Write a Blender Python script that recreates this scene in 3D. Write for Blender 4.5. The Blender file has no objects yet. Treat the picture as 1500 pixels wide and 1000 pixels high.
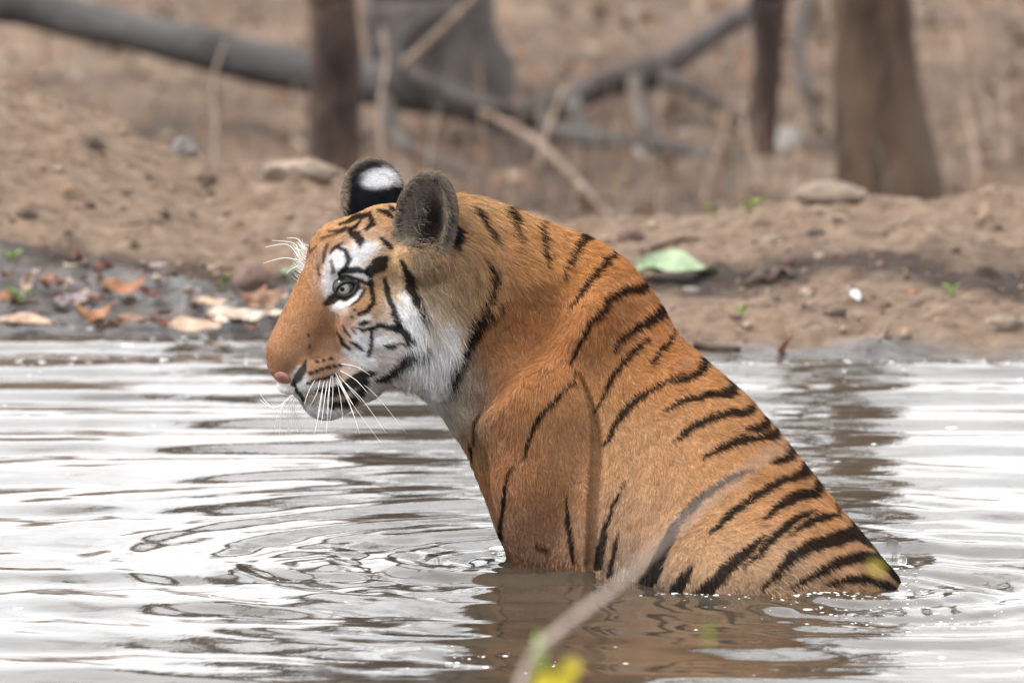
import bpy, math, random
import numpy as np
from mathutils import Vector
R = math.radians
random.seed(7)
rng = np.random.default_rng(7)
scene = bpy.context.scene

# ------------------------------------------------------------------ camera, sky, sun, exposure
CAM = np.array([0.0, -20.0, 2.90]); PITCH = R(6.90); FPX = 14424.0      # FPX: focal length in photo pixels (1500 wide)
cam_d = bpy.data.cameras.new('camera'); cam = bpy.data.objects.new('camera', cam_d)
scene.collection.objects.link(cam); scene.camera = cam
cam.location = CAM; cam.rotation_euler = (math.pi/2 - PITCH, 0, 0)
cam_d.sensor_width = 36.0; cam_d.lens = 36.0*FPX/1500.0
cam_d.clip_start = 0.5; cam_d.clip_end = 2000
cam_d.dof.use_dof = True; cam_d.dof.focus_distance = 20.25; cam_d.dof.aperture_fstop = 4.6; cam_d.dof.aperture_blades = 9

SUN_EL, SUN_AZ = R(54), R(262)      # azimuth clockwise from +Y
world = bpy.data.worlds.new('World'); scene.world = world; world.use_nodes = True
wt = world.node_tree; wn = wt.nodes; bg = wn['Background']
sky = wn.new('ShaderNodeTexSky'); sky.sky_type = 'NISHITA'; sky.sun_disc = False
sky.sun_elevation = SUN_EL; sky.sun_rotation = SUN_AZ; sky.air_density = 1.0; sky.dust_density = 4.0; sky.ozone_density = 1.0
hs = wn.new('ShaderNodeHueSaturation'); hs.inputs['Saturation'].default_value = 0.22
wt.links.new(sky.outputs[0], hs.inputs['Color'])
mixw = wn.new('ShaderNodeMix'); mixw.data_type = 'RGBA'; mixw.inputs[0].default_value = 0.55      # overcast veil over the clear sky
mixw.inputs[7].default_value = (11.4, 11.5, 11.7, 1)
wt.links.new(hs.outputs[0], mixw.inputs[6]); wt.links.new(mixw.outputs[2], bg.inputs['Color'])
bg.inputs['Strength'].default_value = 0.15

sun_d = bpy.data.lights.new('sun', 'SUN'); sun_d.energy = 2.1; sun_d.angle = R(12); sun_d.color = (1.0, 0.95, 0.87)
sun = bpy.data.objects.new('sun', sun_d); scene.collection.objects.link(sun)
sv = Vector((math.sin(SUN_AZ)*math.cos(SUN_EL), math.cos(SUN_AZ)*math.cos(SUN_EL), math.sin(SUN_EL)))
sun.rotation_euler = sv.to_track_quat('Z', 'Y').to_euler()
scene.view_settings.view_transform = 'Standard'; scene.view_settings.look = 'None'
scene.view_settings.exposure = 1.02; scene.view_settings.gamma = 1.0
scene.cycles_curves.shape = 'RIBBONS'
scene.cycles.max_bounces = 6; scene.cycles.diffuse_bounces = 3; scene.cycles.glossy_bounces = 3; scene.cycles.use_denoising = True

# ------------------------------------------------------------------ geometry helpers
FW = np.array([0, math.cos(PITCH), -math.sin(PITCH)]); UP = np.array([0, math.sin(PITCH), math.cos(PITCH)])
S = 0.0014                          # metres per sketch pixel at the animal
def at(px, py, Y):
    """world point at depth Y (metres beyond the animal's plane) that the survey sketch shows at (px, py)"""
    d = FW + np.array([1.0, 0, 0])*((px-750)/FPX) + UP*((500-py)/FPX)
    return CAM + d*((Y-CAM[1])/d[1])
def sketch(p):
    q = p - CAM; z = q@FW
    return 750 + q[:, 0]/z*FPX, 500 - (q@UP)/z*FPX

def lat(i, seed):
    """hash of integer lattice points (n,d) -> 0..1"""
    h = np.full(i.shape[0], seed*7919 + 1013, np.uint32)
    for k in range(i.shape[1]):
        h = (h ^ i[:, k].astype(np.int64).astype(np.uint32)) * np.uint32(2654435761)
        h ^= h >> np.uint32(15); h = h*np.uint32(2246822519); h ^= h >> np.uint32(13)
    return h.astype(np.float64)/4294967296.0
def vnoise(p, seed=0):
    p = np.asarray(p, float); f = np.floor(p); t = p-f; t = t*t*(3-2*t); i = f.astype(np.int64); d = p.shape[1]
    out = np.zeros(len(p))
    for c in range(1 << d):
        o = np.array([(c >> k) & 1 for k in range(d)])
        out += lat(i+o, seed)*np.prod(np.where(o, t, 1-t), axis=1)
    return out*2-1
def fbm(p, seed=0, octv=4, gain=0.5):
    a, s, o = 1.0, 0.0, np.zeros(len(p)); p = np.asarray(p, float)
    for k in range(octv):
        o += a*vnoise(p*(2.03**k) + 17.3*k, seed+k); s += a; a *= gain
    return o/s
def sstep(a, b, x):
    t = np.clip((x-a)/(b-a), 0, 1); return t*t*(3-2*t)

def tag(o, label=None, cat=None, group=None, kind=None):
    for k, v in (('label', label), ('category', cat), ('group', group), ('kind', kind)):
        if v: o[k] = v
    return o
def link(name, data, parent=None):
    o = bpy.data.objects.new(name, data); scene.collection.objects.link(o); o.parent = parent; return o
def empty(name, loc, label, cat, group=None):
    o = link(name, None); o.location = loc; o.empty_display_size = 0.1
    return tag(o, label, cat, group)
def mesh(name, v, f, mat, parent=None, smooth=True, cols=None, attrs=None):
    """v world-space (n,3); f: list of lists or int array; the mesh is stored relative to its parent Empty"""
    v = np.asarray(v, float)
    if parent is not None: v = v - np.array(root_loc(parent))
    me = bpy.data.meshes.new(name)
    if isinstance(f, np.ndarray):
        n, k = f.shape
        me.vertices.add(len(v)); me.vertices.foreach_set('co', v.astype(np.float32).ravel())
        me.loops.add(n*k); me.loops.foreach_set('vertex_index', f.astype(np.int32).ravel())
        me.polygons.add(n); me.polygons.foreach_set('loop_start', np.arange(0, n*k, k, dtype=np.int32))
        me.update(calc_edges=True)
    else:
        me.from_pydata(v.tolist(), [], f)
    me.validate()
    if smooth: me.polygons.foreach_set('use_smooth', np.ones(len(me.polygons), bool))
    if cols is not None:
        a = me.color_attributes.new('col', 'FLOAT_COLOR', 'POINT')
        c = np.ones((len(v), 4), np.float32); c[:, :3] = cols; a.data.foreach_set('color', c.ravel())
    for k, w in (attrs or {}).items():
        a = me.attributes.new(k, 'FLOAT', 'POINT'); a.data.foreach_set('value', np.asarray(w, np.float32))
    me.materials.append(mat); me.update()
    return link(name, me, parent)
def root_loc(o):
    p = np.zeros(3)
    while o is not None: p += np.array(o.location); o = o.parent
    return p
def grid_faces(nu, nv, wrap=False):
    i, j = np.meshgrid(np.arange(nu-1), np.arange(nv if wrap else nv-1), indexing='ij'); i = i.ravel(); j = j.ravel(); jn = (j+1) % nv
    return np.stack([i*nv+j, i*nv+jn, (i+1)*nv+jn, (i+1)*nv+j], 1)
def tube(pts, rad, seg=10, rough=0.0, seed=0, nscale=8.0, sub=1):
    """tapered tube along a polyline, bark-rough if asked; returns verts and quads (ends closed to a point)"""
    pts = np.asarray(pts, float); rad = np.asarray(rad, float)
    if sub > 1:
        n = (len(pts)-1)*sub+1; t = np.linspace(0, len(pts)-1, n)
        P = np.empty((n, 3))
        for k in range(n):                                   # Catmull-Rom
            i = min(int(t[k]), len(pts)-2); u = t[k]-i
            p0, p1, p2, p3 = pts[max(i-1, 0)], pts[i], pts[i+1], pts[min(i+2, len(pts)-1)]
            P[k] = 0.5*((2*p1)+(-p0+p2)*u+(2*p0-5*p1+4*p2-p3)*u*u+(-p0+3*p1-3*p2+p3)*u**3)
        rad = np.interp(t, np.arange(len(rad)), rad); pts = P
    n = len(pts); T = np.gradient(pts, axis=0); T /= np.linalg.norm(T, axis=1)[:, None]+1e-12
    ref = np.array([0, 0, 1.0]) if abs(T[:, 2]).mean() < 0.8 else np.array([1.0, 0, 0])
    U = np.cross(T, ref); U /= np.linalg.norm(U, axis=1)[:, None]; V = np.cross(T, U)
    a = np.linspace(0, 2*np.pi, seg, endpoint=False)
    D = U[:, None]*np.cos(a)[None, :, None] + V[:, None]*np.sin(a)[None, :, None]
    r = np.repeat(rad[:, None], seg, 1)
    base = pts[:, None]+D*r[..., None]
    if rough:
        r = r*(1+rough*fbm(base.reshape(-1, 3)*nscale, seed, 4).reshape(n, seg)); base = pts[:, None]+D*r[..., None]
    v = np.concatenate([pts[:1], base.reshape(-1, 3), pts[-1:]])
    f = grid_faces(n, seg, True)+1
    caps = [[0, 1+(j+1) % seg, 1+j] for j in range(seg)] + [[len(v)-1, 1+(n-1)*seg+j, 1+(n-1)*seg+(j+1) % seg] for j in range(seg)]
    return v, f.tolist()+caps
def join(parts):
    V, F, o = [], [], 0
    for v, f in parts:
        V.append(v); F += [[i+o for i in q] for q in f]; o += len(v)
    return np.concatenate(V), F
def lin(c):
    c = np.asarray(c, float)/255.0
    return np.where(c <= 0.04045, c/12.92, ((c+0.055)/1.055)**2.4)

# ------------------------------------------------------------------ materials
def new_mat(name):
    m = bpy.data.materials.new(name); m.use_nodes = True
    return m, m.node_tree, m.node_tree.nodes['Principled BSDF']
def noise_mat(name, c1, c2, scale=8.0, rough=0.85, bump=0.0, detail=6.0, c3=None, stretch=(1, 1, 1), spec=0.3, rough2=None, trans=0.0, bscale=None, lo=0.36, hi=0.64):
    m, t, b = new_mat(name); N, L = t.nodes, t.links
    tc = N.new('ShaderNodeTexCoord'); mp = N.new('ShaderNodeMapping'); mp.inputs['Scale'].default_value = stretch
    L.new(tc.outputs['Object'], mp.inputs[0])
    n = N.new('ShaderNodeTexNoise'); n.inputs['Scale'].default_value = scale; n.inputs['Detail'].default_value = detail; n.inputs['Roughness'].default_value = 0.62
    L.new(mp.outputs[0], n.inputs['Vector'])
    r = N.new('ShaderNodeValToRGB'); e = r.color_ramp.elements
    e[0].position = lo; e[0].color = (*c1, 1); e[1].position = hi; e[1].color = (*c2, 1)
    if c3: q = e.new(0.5*(lo+hi)); q.color = (*c3, 1)
    L.new(n.outputs['Fac'], r.inputs[0]); L.new(r.outputs[0], b.inputs['Base Color'])
    b.inputs['Roughness'].default_value = rough; b.inputs['Specular IOR Level'].default_value = spec
    if rough2 is not None:
        mr = N.new('ShaderNodeMapRange'); mr.inputs[3].default_value = rough; mr.inputs[4].default_value = rough2; L.new(n.outputs['Fac'], mr.inputs[0]); L.new(mr.outputs[0], b.inputs['Roughness'])
    if bump:
        n2 = N.new('ShaderNodeTexNoise'); n2.inputs['Scale'].default_value = bscale or scale*3; n2.inputs['Detail'].default_value = 8.0
        L.new(mp.outputs[0], n2.inputs['Vector'])
        bp = N.new('ShaderNodeBump'); bp.inputs['Strength'].default_value = bump; bp.inputs['Distance'].default_value = 0.02
        L.new(n2.outputs['Fac'], bp.inputs['Height']); L.new(bp.outputs[0], b.inputs['Normal'])
    if trans: b.inputs['Subsurface Weight'].default_value = trans; b.inputs['Subsurface Radius'].default_value = (0.01, 0.01, 0.004)
    return m
def attr_mat(name, rough=0.8, spec=0.2, sheen=0.0, noise=0.0, nscale=60.0):
    m, t, b = new_mat(name); N, L = t.nodes, t.links
    a = N.new('ShaderNodeAttribute'); a.attribute_name = 'col'
    src = a.outputs['Color']
    if noise:
        tc = N.new('ShaderNodeTexCoord'); n = N.new('ShaderNodeTexNoise'); n.inputs['Scale'].default_value = nscale; n.inputs['Detail'].default_value = 6
        L.new(tc.outputs['Object'], n.inputs['Vector'])
        mr = N.new('ShaderNodeMapRange'); mr.inputs[1].default_value = 0.3; mr.inputs[2].default_value = 0.7; mr.inputs[3].default_value = 1-noise; mr.inputs[4].default_value = 1+noise
        L.new(n.outputs['Fac'], mr.inputs[0])
        vm = N.new('ShaderNodeVectorMath'); vm.operation = 'SCALE'; L.new(src, vm.inputs[0]); L.new(mr.outputs[0], vm.inputs['Scale']); src = vm.outputs[0]
    L.new(src, b.inputs['Base Color']); b.inputs['Roughness'].default_value = rough; b.inputs['Specular IOR Level'].default_value = spec
    return m

# ------------------------------------------------------------------ the ground: one sheet with pond bed, bank and forest floor
_cx = np.array([-400, 0, 100, 200, 280, 330, 400, 450, 500, 560, 700, 850, 930, 1000, 1080, 1170, 1300, 1500, 1900], float)
_cy = np.array([110, 140, 165, 207, 238, 260, 250, 243, 262, 300, 335, 345, 328, 316, 300, 293, 290, 280, 285], float)
CREST_Y = 6.2
_crx = np.array([at(a, b, CREST_Y)[0] for a, b in zip(_cx, _cy)]); _crz = np.array([at(a, b, CREST_Y)[2] for a, b in zip(_cx, _cy)])
_sx = np.array([-600, 0, 250, 420, 600, 800, 1000, 1200, 1500, 2200], float)
_sy = np.array([488, 492, 506, 520, 528, 530, 526, 532, 546, 560], float)
def _shore(px, py):
    d = FW + np.array([1.0, 0, 0])*((px-750)/FPX) + UP*((500-py)/FPX); return CAM + d*(-CAM[2]/d[2])
_sp = np.array([_shore(a, b) for a, b in zip(_sx, _sy)])
def shore_y(x): return np.interp(x, _sp[:, 0], _sp[:, 1])
def ground_h(x, y, fine=True):
    x = np.asarray(x, float); y = np.asarray(y, float); p = np.stack([x, y], -1).reshape(-1, 2); shp = x.shape
    X, Y = p[:, 0], p[:, 1]
    ys = shore_y(X) + 0.16*fbm(p*np.array([2.2, 0.4])+9.1, 3, 3)
    zc = np.interp(X, _crx, _crz)
    t = (Y-ys)/(CREST_Y-ys)
    left = sstep(0.4, -0.5, X)
    prof_l = np.interp(t, [0, 0.22, 0.30, 0.38, 0.46, 1.0], [0.0, 0.05, 0.09, 0.26, 0.31, 1.0])
    prof_r = np.interp(t, [0, 0.12, 0.40, 0.52, 0.60, 1.0], [0.0, 0.12, 0.42, 0.56, 0.76, 1.0])
    zb = zc*(prof_l*left+prof_r*(1-left))
    bed = -0.45*(1-np.exp(-np.maximum(ys-Y, 0)/1.2)) - np.maximum(ys-Y, 0)*0.0
    near = sstep(-12, -15, Y)*0.9                                  # near shore, out of frame
    z = np.where(t < 0, bed + near, np.where(t <= 1, zb, 0))
    back = -0.70 + np.maximum(Y-14, 0)*0.014 + np.maximum(Y-60, 0)*0.02
    fall = sstep(CREST_Y, CREST_Y+2.2, Y)
    z = np.where(t > 1, zc*(1-fall)+back*fall, z)
    m = sstep(0.0, 0.3, t)
    n1 = fbm(p*1.1, 11, 4)
    z = z + m*np.where(t > 1, 0.05, 0.028)*n1*(1+0.5*(Y > 14))
    if fine:
        n2 = fbm(p*np.array([7.0, 4.5]), 21, 4); n3 = vnoise(p*26, 31)
        z = z + sstep(-0.02, 0.08, t)*(0.016*n2*(0.4+m) + 0.006*n3*(0.4+m) + 0.004*vnoise(p*48, 33))
        lump = np.maximum(vnoise(p*np.array([9.0, 7.0])+3.3, 41)-0.35, 0)      # clods
        z = z + m*0.045*lump
        flat = sstep(0.03, 0.1, t)*(1-sstep(0.2, 0.45, t))
        z = z + flat*(0.024*fbm(p*np.array([5.0, 3.4])+7.7, 51, 3) + 0.016*np.maximum(vnoise(p*np.array([15.0, 11.0]), 55), -0.2))
    return z.reshape(shp)
def on_ground(px, py, lift=0.0):
    d = FW + np.array([1.0, 0, 0])*((px-750)/FPX) + UP*((500-py)/FPX)
    t = np.arange(21.0, 80.0, 0.01); P = CAM + t[:, None]*d
    hit = np.nonzero(P[:, 2] <= np.maximum(ground_h(P[:, 0], P[:, 1]), 0))[0]
    q = P[hit[0]] if len(hit) else P[-1]
    return q + np.array([0, 0, lift])

def spread(n, a, b): return np.linspace(a, b, n)
gx = np.concatenate([-np.geomspace(150, 6.1, 24), spread(150, -6, -1.92), spread(330, -1.9, 1.9), spread(150, 1.92, 6), np.geomspace(6.1, 150, 24)])
gy = np.concatenate([spread(26, -60, 2.9), spread(460, 3.0, 8.6), spread(120, 8.7, 42), np.geomspace(43, 400, 24)])
GX, GY = np.meshgrid(gx, gy, indexing='ij')
GZ = ground_h(GX, GY)
gp = np.stack([GX.ravel(), GY.ravel()], 1)
ysv = shore_y(gp[:, 0]) + 0.16*fbm(gp*np.array([2.2, 0.4])+9.1, 3, 3)
tt = (gp[:, 1]-ysv)/(CREST_Y-ysv)
nz = fbm(gp*np.array([3.2, 1.8])+2.2, 61, 4)
lft = sstep(0.4, -0.5, gp[:, 0])
wet_edge = 0.37*lft + 0.10*(1-lft)
wet = 1-sstep(wet_edge-0.05, wet_edge+0.05, tt+0.10*nz)
damp = 1.25*np.exp(-((tt-0.50+0.16*nz)/0.10)**2)*(1-lft) + 1.1*np.exp(-((tt-0.40+0.05*nz)/0.06)**2)*lft      # dark crumbling band of the little step
litter = sstep(CREST_Y+0.2, CREST_Y+1.4, gp[:, 1])
gm, gt, gb = new_mat('soil'); N, L = gt.nodes, gt.links
tc = N.new('ShaderNodeTexCoord')
def nnode(scale, detail=6, rough=0.6, stretch=None):
    n = N.new('ShaderNodeTexNoise'); n.inputs['Scale'].default_value = scale; n.inputs['Detail'].default_value = detail; n.inputs['Roughness'].default_value = rough
    if stretch:
        mp = N.new('ShaderNodeMapping'); mp.inputs['Scale'].default_value = stretch; L.new(tc.outputs['Object'], mp.inputs[0]); L.new(mp.outputs[0], n.inputs['Vector'])
    else: L.new(tc.outputs['Object'], n.inputs['Vector'])
    return n
def ramp(src, stops):
    r = N.new('ShaderNodeValToRGB'); e = r.color_ramp.elements
    while len(e) < len(stops): e.new(0.5)
    for q, (p, c) in zip(e, stops): q.position = p; q.color = (*c, 1)
    L.new(src, r.inputs[0]); return r.outputs[0]
def mixc(f, a, b):
    x = N.new('ShaderNodeMix'); x.data_type = 'RGBA'; L.new(f, x.inputs[0]); L.new(a, x.inputs[6]); L.new(b, x.inputs[7]); return x.outputs[2]
def attrf(n):
    a = N.new('ShaderNodeAttribute'); a.attribute_name = n; return a.outputs['Fac']
dry = ramp(nnode(13, 10, 0.78).outputs['Fac'], [(0.28, (0.045, 0.027, 0.018)), (0.42, (0.112, 0.071, 0.046)), (0.56, (0.185, 0.126, 0.085)), (0.74, (0.300, 0.226, 0.166))])
dmp = ramp(nnode(14, 8, 0.7).outputs['Fac'], [(0.35, (0.012, 0.007, 0.005)), (0.65, (0.050, 0.028, 0.018))])
mud = ramp(nnode(11, 8, 0.7).outputs['Fac'], [(0.33, (0.014, 0.011, 0.010)), (0.66, (0.062, 0.050, 0.042))])
lit = ramp(nnode(1.1, 9, 0.72).outputs['Fac'], [(0.34, (0.018, 0.010, 0.008)), (0.52, (0.072, 0.042, 0.028)), (0.70, (0.17, 0.108, 0.074))])
col = mixc(attrf('damp'), dry, dmp); col = mixc(attrf('wet'), col, mud); lit = mixc(attrf('straw'), lit, ramp(nnode(1.3, 9, 0.7).outputs['Fac'], [(0.34, (0.045, 0.026, 0.017)), (0.5, (0.130, 0.083, 0.053)), (0.66, (0.25, 0.174, 0.119))])); col = mixc(attrf('litter'), col, lit)
L.new(col, gb.inputs['Base Color'])
pr = N.new('ShaderNodeMapRange'); pr.inputs[1].default_value = 0.42; pr.inputs[2].default_value = 0.60; pr.inputs[3].default_value = 0.50; pr.inputs[4].default_value = 0.06      # slick and dull patches of mud
L.new(nnode(5, 5, 0.6, (1, 0.5, 1)).outputs['Fac'], pr.inputs[0])
mr = N.new('ShaderNodeMix'); mr.data_type = 'FLOAT'; mr.inputs[2].default_value = 0.95; L.new(attrf('wet'), mr.inputs[0]); L.new(pr.outputs[0], mr.inputs[3]); L.new(mr.outputs[0], gb.inputs['Roughness'])
gb.inputs['Specular IOR Level'].default_value = 0.4
bp = N.new('ShaderNodeBump'); bp.inputs['Strength'].default_value = 1.0; bp.inputs['Distance'].default_value = 0.02
L.new(nnode(45, 9, 0.7).outputs['Fac'], bp.inputs['Height']); L.new(bp.outputs[0], gb.inputs['Normal'])
bs = N.new('ShaderNodeMapRange'); bs.inputs[3].default_value = 1.0; bs.inputs[4].default_value = 0.35; L.new(attrf('wet'), bs.inputs[0]); L.new(bs.outputs[0], bp.inputs['Strength'])
tag(mesh('ground', np.stack([GX.ravel(), GY.ravel(), GZ.ravel()], 1), grid_faces(len(gx), len(gy))[:, ::-1].copy(), gm,
         attrs={'wet': wet, 'damp': np.clip(damp, 0, 1), 'litter': litter, 'straw': np.maximum(sstep(14, 24, gp[:, 1]+2.5*fbm(gp*0.5, 95, 3)), 0.8*sstep(0.45, 1.0, np.abs(gp[:, 0]-0.05)+0.25*fbm(gp*1.3, 96, 3)))}), kind='structure')

# ------------------------------------------------------------------ the water: real ripples
LEG = at(760, 812, 0.2); RUMP = at(1300, 872, -0.25); MID = at(1000, 868, -0.2)
def water_h(p):
    X, Y = p[:, 0], p[:, 1]
    w = fbm(p*np.array([0.55, 0.5]), 71, 2); w2 = fbm(p*np.array([1.3, 0.6])+4, 73, 2)
    left = sstep(0.7, -0.4, X)
    ph = 2*np.pi*(Y+0.05*X)/0.47 + 2.2*w
    h = 0.0052*(1+0.45*sstep(0.3, 2.2, Y))*(np.sin(ph)+0.25*np.sin(2*ph+0.8))*(0.65+0.45*w2)
    h += 0.0016*np.sin(2*np.pi*(Y-0.16*X)/0.35 + 5.0*w2 + 1.0)*(0.5+w)
    h += 0.0004*np.sin(2*np.pi*(Y+0.22*X)/0.19 + 6.0*w)
    h += 0.00075*fbm(p*np.array([2.4, 10.0])+31, 87, 3) + 0.0011*np.sin(2*np.pi*(Y+0.11*X)/0.27 + 5*w2 + 2*w)*np.maximum(0, 0.3+w)
    def ring(c, lam, amp, dec, ph, sq=1.0, wob=1.4):
        d = np.hypot((X-c[0]), (Y-c[1])*sq) + 0.03*wob*fbm(p*2.5+c[0], 77, 2)
        return amp*np.sin(2*np.pi*d/lam+ph)*np.exp(-d/dec)*sstep(0.0, 0.12, d)
    h += ring(LEG, 0.12, 0.0036, 0.50, 0.3) + ring(LEG, 0.21, 0.0046, 0.9, 1.0) + ring(LEG+np.array([-0.38, -0.10, 0]), 0.10, 0.0015, 0.30, 0.0)
    h += ring(RUMP, 0.085, 0.0030, 0.28, 0.0) + ring(RUMP, 0.17, 0.0048, 0.7, 2.0) + ring(MID, 0.16, 0.0010, 0.45, 0.5)
    dr = np.hypot(X-RUMP[0], Y-RUMP[1]+0.15); dl = np.hypot(X-LEG[0]+0.05, Y-LEG[1]+0.25)
    near = np.exp(-(dr/0.30)**2)+0.5*np.exp(-(dl/0.4)**2)
    h += near*(0.0036*fbm(p*np.array([12.0, 9.0]), 81, 3)+0.0016*vnoise(p*np.array([38.0, 26.0]), 83))
    h += 0.0016*fbm(p*np.array([2.6, 4.2])+11, 85, 3)*(0.35+1.2*np.exp(-((Y+0.2)/1.5)**2))
    h += 0.00030*fbm(p*np.array([14.0, 22.0])+5, 91, 2)
    sd = (shore_y(X)-Y-0.02)/0.42
    h += np.exp(-sd*sd)*0.0019*fbm(p*np.array([9.0, 20.0])+3, 93, 3)
    return h
wx = np.concatenate([-np.geomspace(60, 1.75, 24), spread(470, -1.7, 1.7), np.geomspace(1.75, 60, 24)])
wy = np.concatenate([spread(20, -16, -3.2), spread(640, -3.1, 5.2), spread(3, 5.3, 5.9)])
WX, WY = np.meshgrid(wx, wy, indexing='ij'); wp = np.stack([WX.ravel(), WY.ravel()], 1)
wz = water_h(wp)
wm, wtree, wb = new_mat('pond_water'); N, L = wtree.nodes, wtree.links
tc = N.new('ShaderNodeTexCoord')
wb.inputs['Roughness'].default_value = 0.035; wb.inputs['IOR'].default_value = 1.333; wb.inputs['Specular IOR Level'].default_value = 0.5
L.new(ramp(nnode(1.7, 4).outputs['Fac'], [(0.35, (0.030, 0.024, 0.018)), (0.65, (0.050, 0.040, 0.029))]), wb.inputs['Base Color'])
bp = N.new('ShaderNodeBump'); bp.inputs['Strength'].default_value = 0.12; bp.inputs['Distance'].default_value = 0.004
L.new(nnode(26, 5, 0.55).outputs['Fac'], bp.inputs['Height']); L.new(bp.outputs[0], wb.inputs['Normal'])
tag(mesh('water', np.stack([wp[:, 0], wp[:, 1], wz], 1), grid_faces(len(wx), len(wy))[:, ::-1].copy(), wm), kind='structure')

# ------------------------------------------------------------------ the tiger: one implicit body, meshed by surface nets
HV = 0.0043
LO = np.array([-0.56, -0.56, -0.16]); HI = np.array([0.90, 0.72, 0.90])
NV = np.ceil((HI-LO)/HV).astype(int)
AX = [(LO[k]+HV*np.arange(NV[k])).astype(np.float32) for k in range(3)]
DF = np.full(NV, 0.3, np.float32)
def put(fn, lo, hi, k, op='add'):
    m = 0.05 + k
    i0 = np.maximum(((lo-m-LO)/HV).astype(int), 0); i1 = np.minimum(((hi+m-LO)/HV).astype(int)+2, NV)
    if (i1 <= i0).any(): return
    sl = tuple(slice(a, b) for a, b in zip(i0, i1))
    x = AX[0][sl[0]][:, None, None]; y = AX[1][sl[1]][None, :, None]; z = AX[2][sl[2]][None, None, :]
    d = fn(x, y, z).astype(np.float32); a = DF[sl]
    if op == 'add':
        h = np.maximum(k-np.abs(a-d), 0)/k; DF[sl] = np.minimum(a, d)-h*h*k*0.25
    else:
        d = -d; h = np.maximum(k-np.abs(a-d), 0)/k; DF[sl] = np.maximum(a, d)+h*h*k*0.25
def ell(c, E, r, k=0.03, op='add'):
    """ellipsoid: centre, 3 unit axes (rows), radii"""
    c = np.asarray(c, np.float32); E = np.asarray(E, np.float32); r = np.asarray(r, np.float32)
    ext = np.sqrt(((E*r[:, None])**2).sum(0))
    def fn(x, y, z):
        q = [(x-c[0])*E[j, 0]+(y-c[1])*E[j, 1]+(z-c[2])*E[j, 2] for j in range(3)]
        k0 = np.sqrt(sum((q[j]/r[j])**2 for j in range(3))); k1 = np.sqrt(sum((q[j]/(r[j]*r[j]))**2 for j in range(3)))
        return k0*(k0-1)/np.maximum(k1, 1e-6)
    put(fn, c-ext, c+ext, k, op)
def cone(a, b, ra, rb, k=0.03, op='add'):
    a = np.asarray(a, np.float32); b = np.asarray(b, np.float32); ab = b-a; L2 = float(ab@ab); r = max(ra, rb)
    def fn(x, y, z):
        t = np.clip(((x-a[0])*ab[0]+(y-a[1])*ab[1]+(z-a[2])*ab[2])/L2, 0, 1)
        return np.sqrt((x-a[0]-t*ab[0])**2+(y-a[1]-t*ab[1])**2+(z-a[2]-t*ab[2])**2)-(ra+t*(rb-ra))
    put(fn, np.minimum(a, b)-r, np.maximum(a, b)+r, k, op)

# torso: cross-sections from the nape to the rump: back point, underside point (sketch px), mid depth, half width, all lofted densely
ST = np.array([
    # bx,  by,   fx,  fy,   Y,    w
    [640, 296,  612, 520,  0.225, 0.105],
    [692, 291,  640, 580,  0.245, 0.120],
    [742, 306,  668, 612,  0.265, 0.135],
    [800, 328,  686, 645,  0.285, 0.150],
    [858, 350,  706, 690,  0.295, 0.165],
    [905, 382,  722, 735,  0.290, 0.180],
    [945, 430,  740, 790,  0.270, 0.195],
    [985, 484,  762, 850,  0.235, 0.205],
    [1035, 530,  790, 910,  0.190, 0.215],
    [1090, 577,  840, 950,  0.130, 0.225],
    [1135, 628,  880, 980,  0.085, 0.235],
    [1180, 684,  930, 1010, 0.040, 0.245],
    [1225, 740,  985, 1030, 0.000, 0.250],
    [1268, 797, 1040, 1040, -0.04, 0.245],
    [1306, 846, 1090, 1045, -0.07, 0.235],
    [1347, 905, 1120, 1050, -0.09, 0.215]], float)
def st_at(t):
    return np.array([np.interp(t, np.arange(len(ST)), ST[:, k]) for k in range(6)])
def yc_of(px):
    return np.interp(px, [600, 660, 700, 760, 830, 900, 960, 1010, 1060, 1110, 1150, 1200, 1300], [0.225, 0.25, 0.275, 0.29, 0.285, 0.25, 0.19, 0.13, 0.08, 0.03, -0.02, -0.06, -0.09])
NT = 61
for t in np.linspace(0, len(ST)-1, NT):
    bx, by, fx, fy, Y, w = st_at(t)
    B, Fp = at(bx, by, Y), at(fx, fy, Y)
    e1 = B-Fp; a = np.linalg.norm(e1)/2; e1 /= 2*a
    e2 = np.array([0, 1.0, 0]); e2 -= e1*(e2@e1); e2 /= np.linalg.norm(e2); e3 = np.cross(e1, e2)
    # the back is narrower than the belly: a second, lower lobe
    ell((B+Fp)/2, [e1, e2, e3], [a, w*0.90, 0.085], 0.012)
    ell((B+Fp)/2-e1*a*0.16, [e1, e2, e3], [a*0.80, w, 0.085], 0.012)
def blob(px, py, Y, rx, ry, rz, ang=0.0, k=0.03, op='add'):
    """ellipsoid in the side plane: radii in sketch px along/across direction ang (deg, screen-up positive), rz metres in depth"""
    c = at(px, py, Y); a = R(ang)
    e1 = np.array([math.cos(a), 0, math.sin(a)]); e2 = np.array([-math.sin(a), 0, math.cos(a)])
    ell(c, [e1, e2, [0, 1, 0]], [rx*S, ry*S, rz], k, op)
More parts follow.
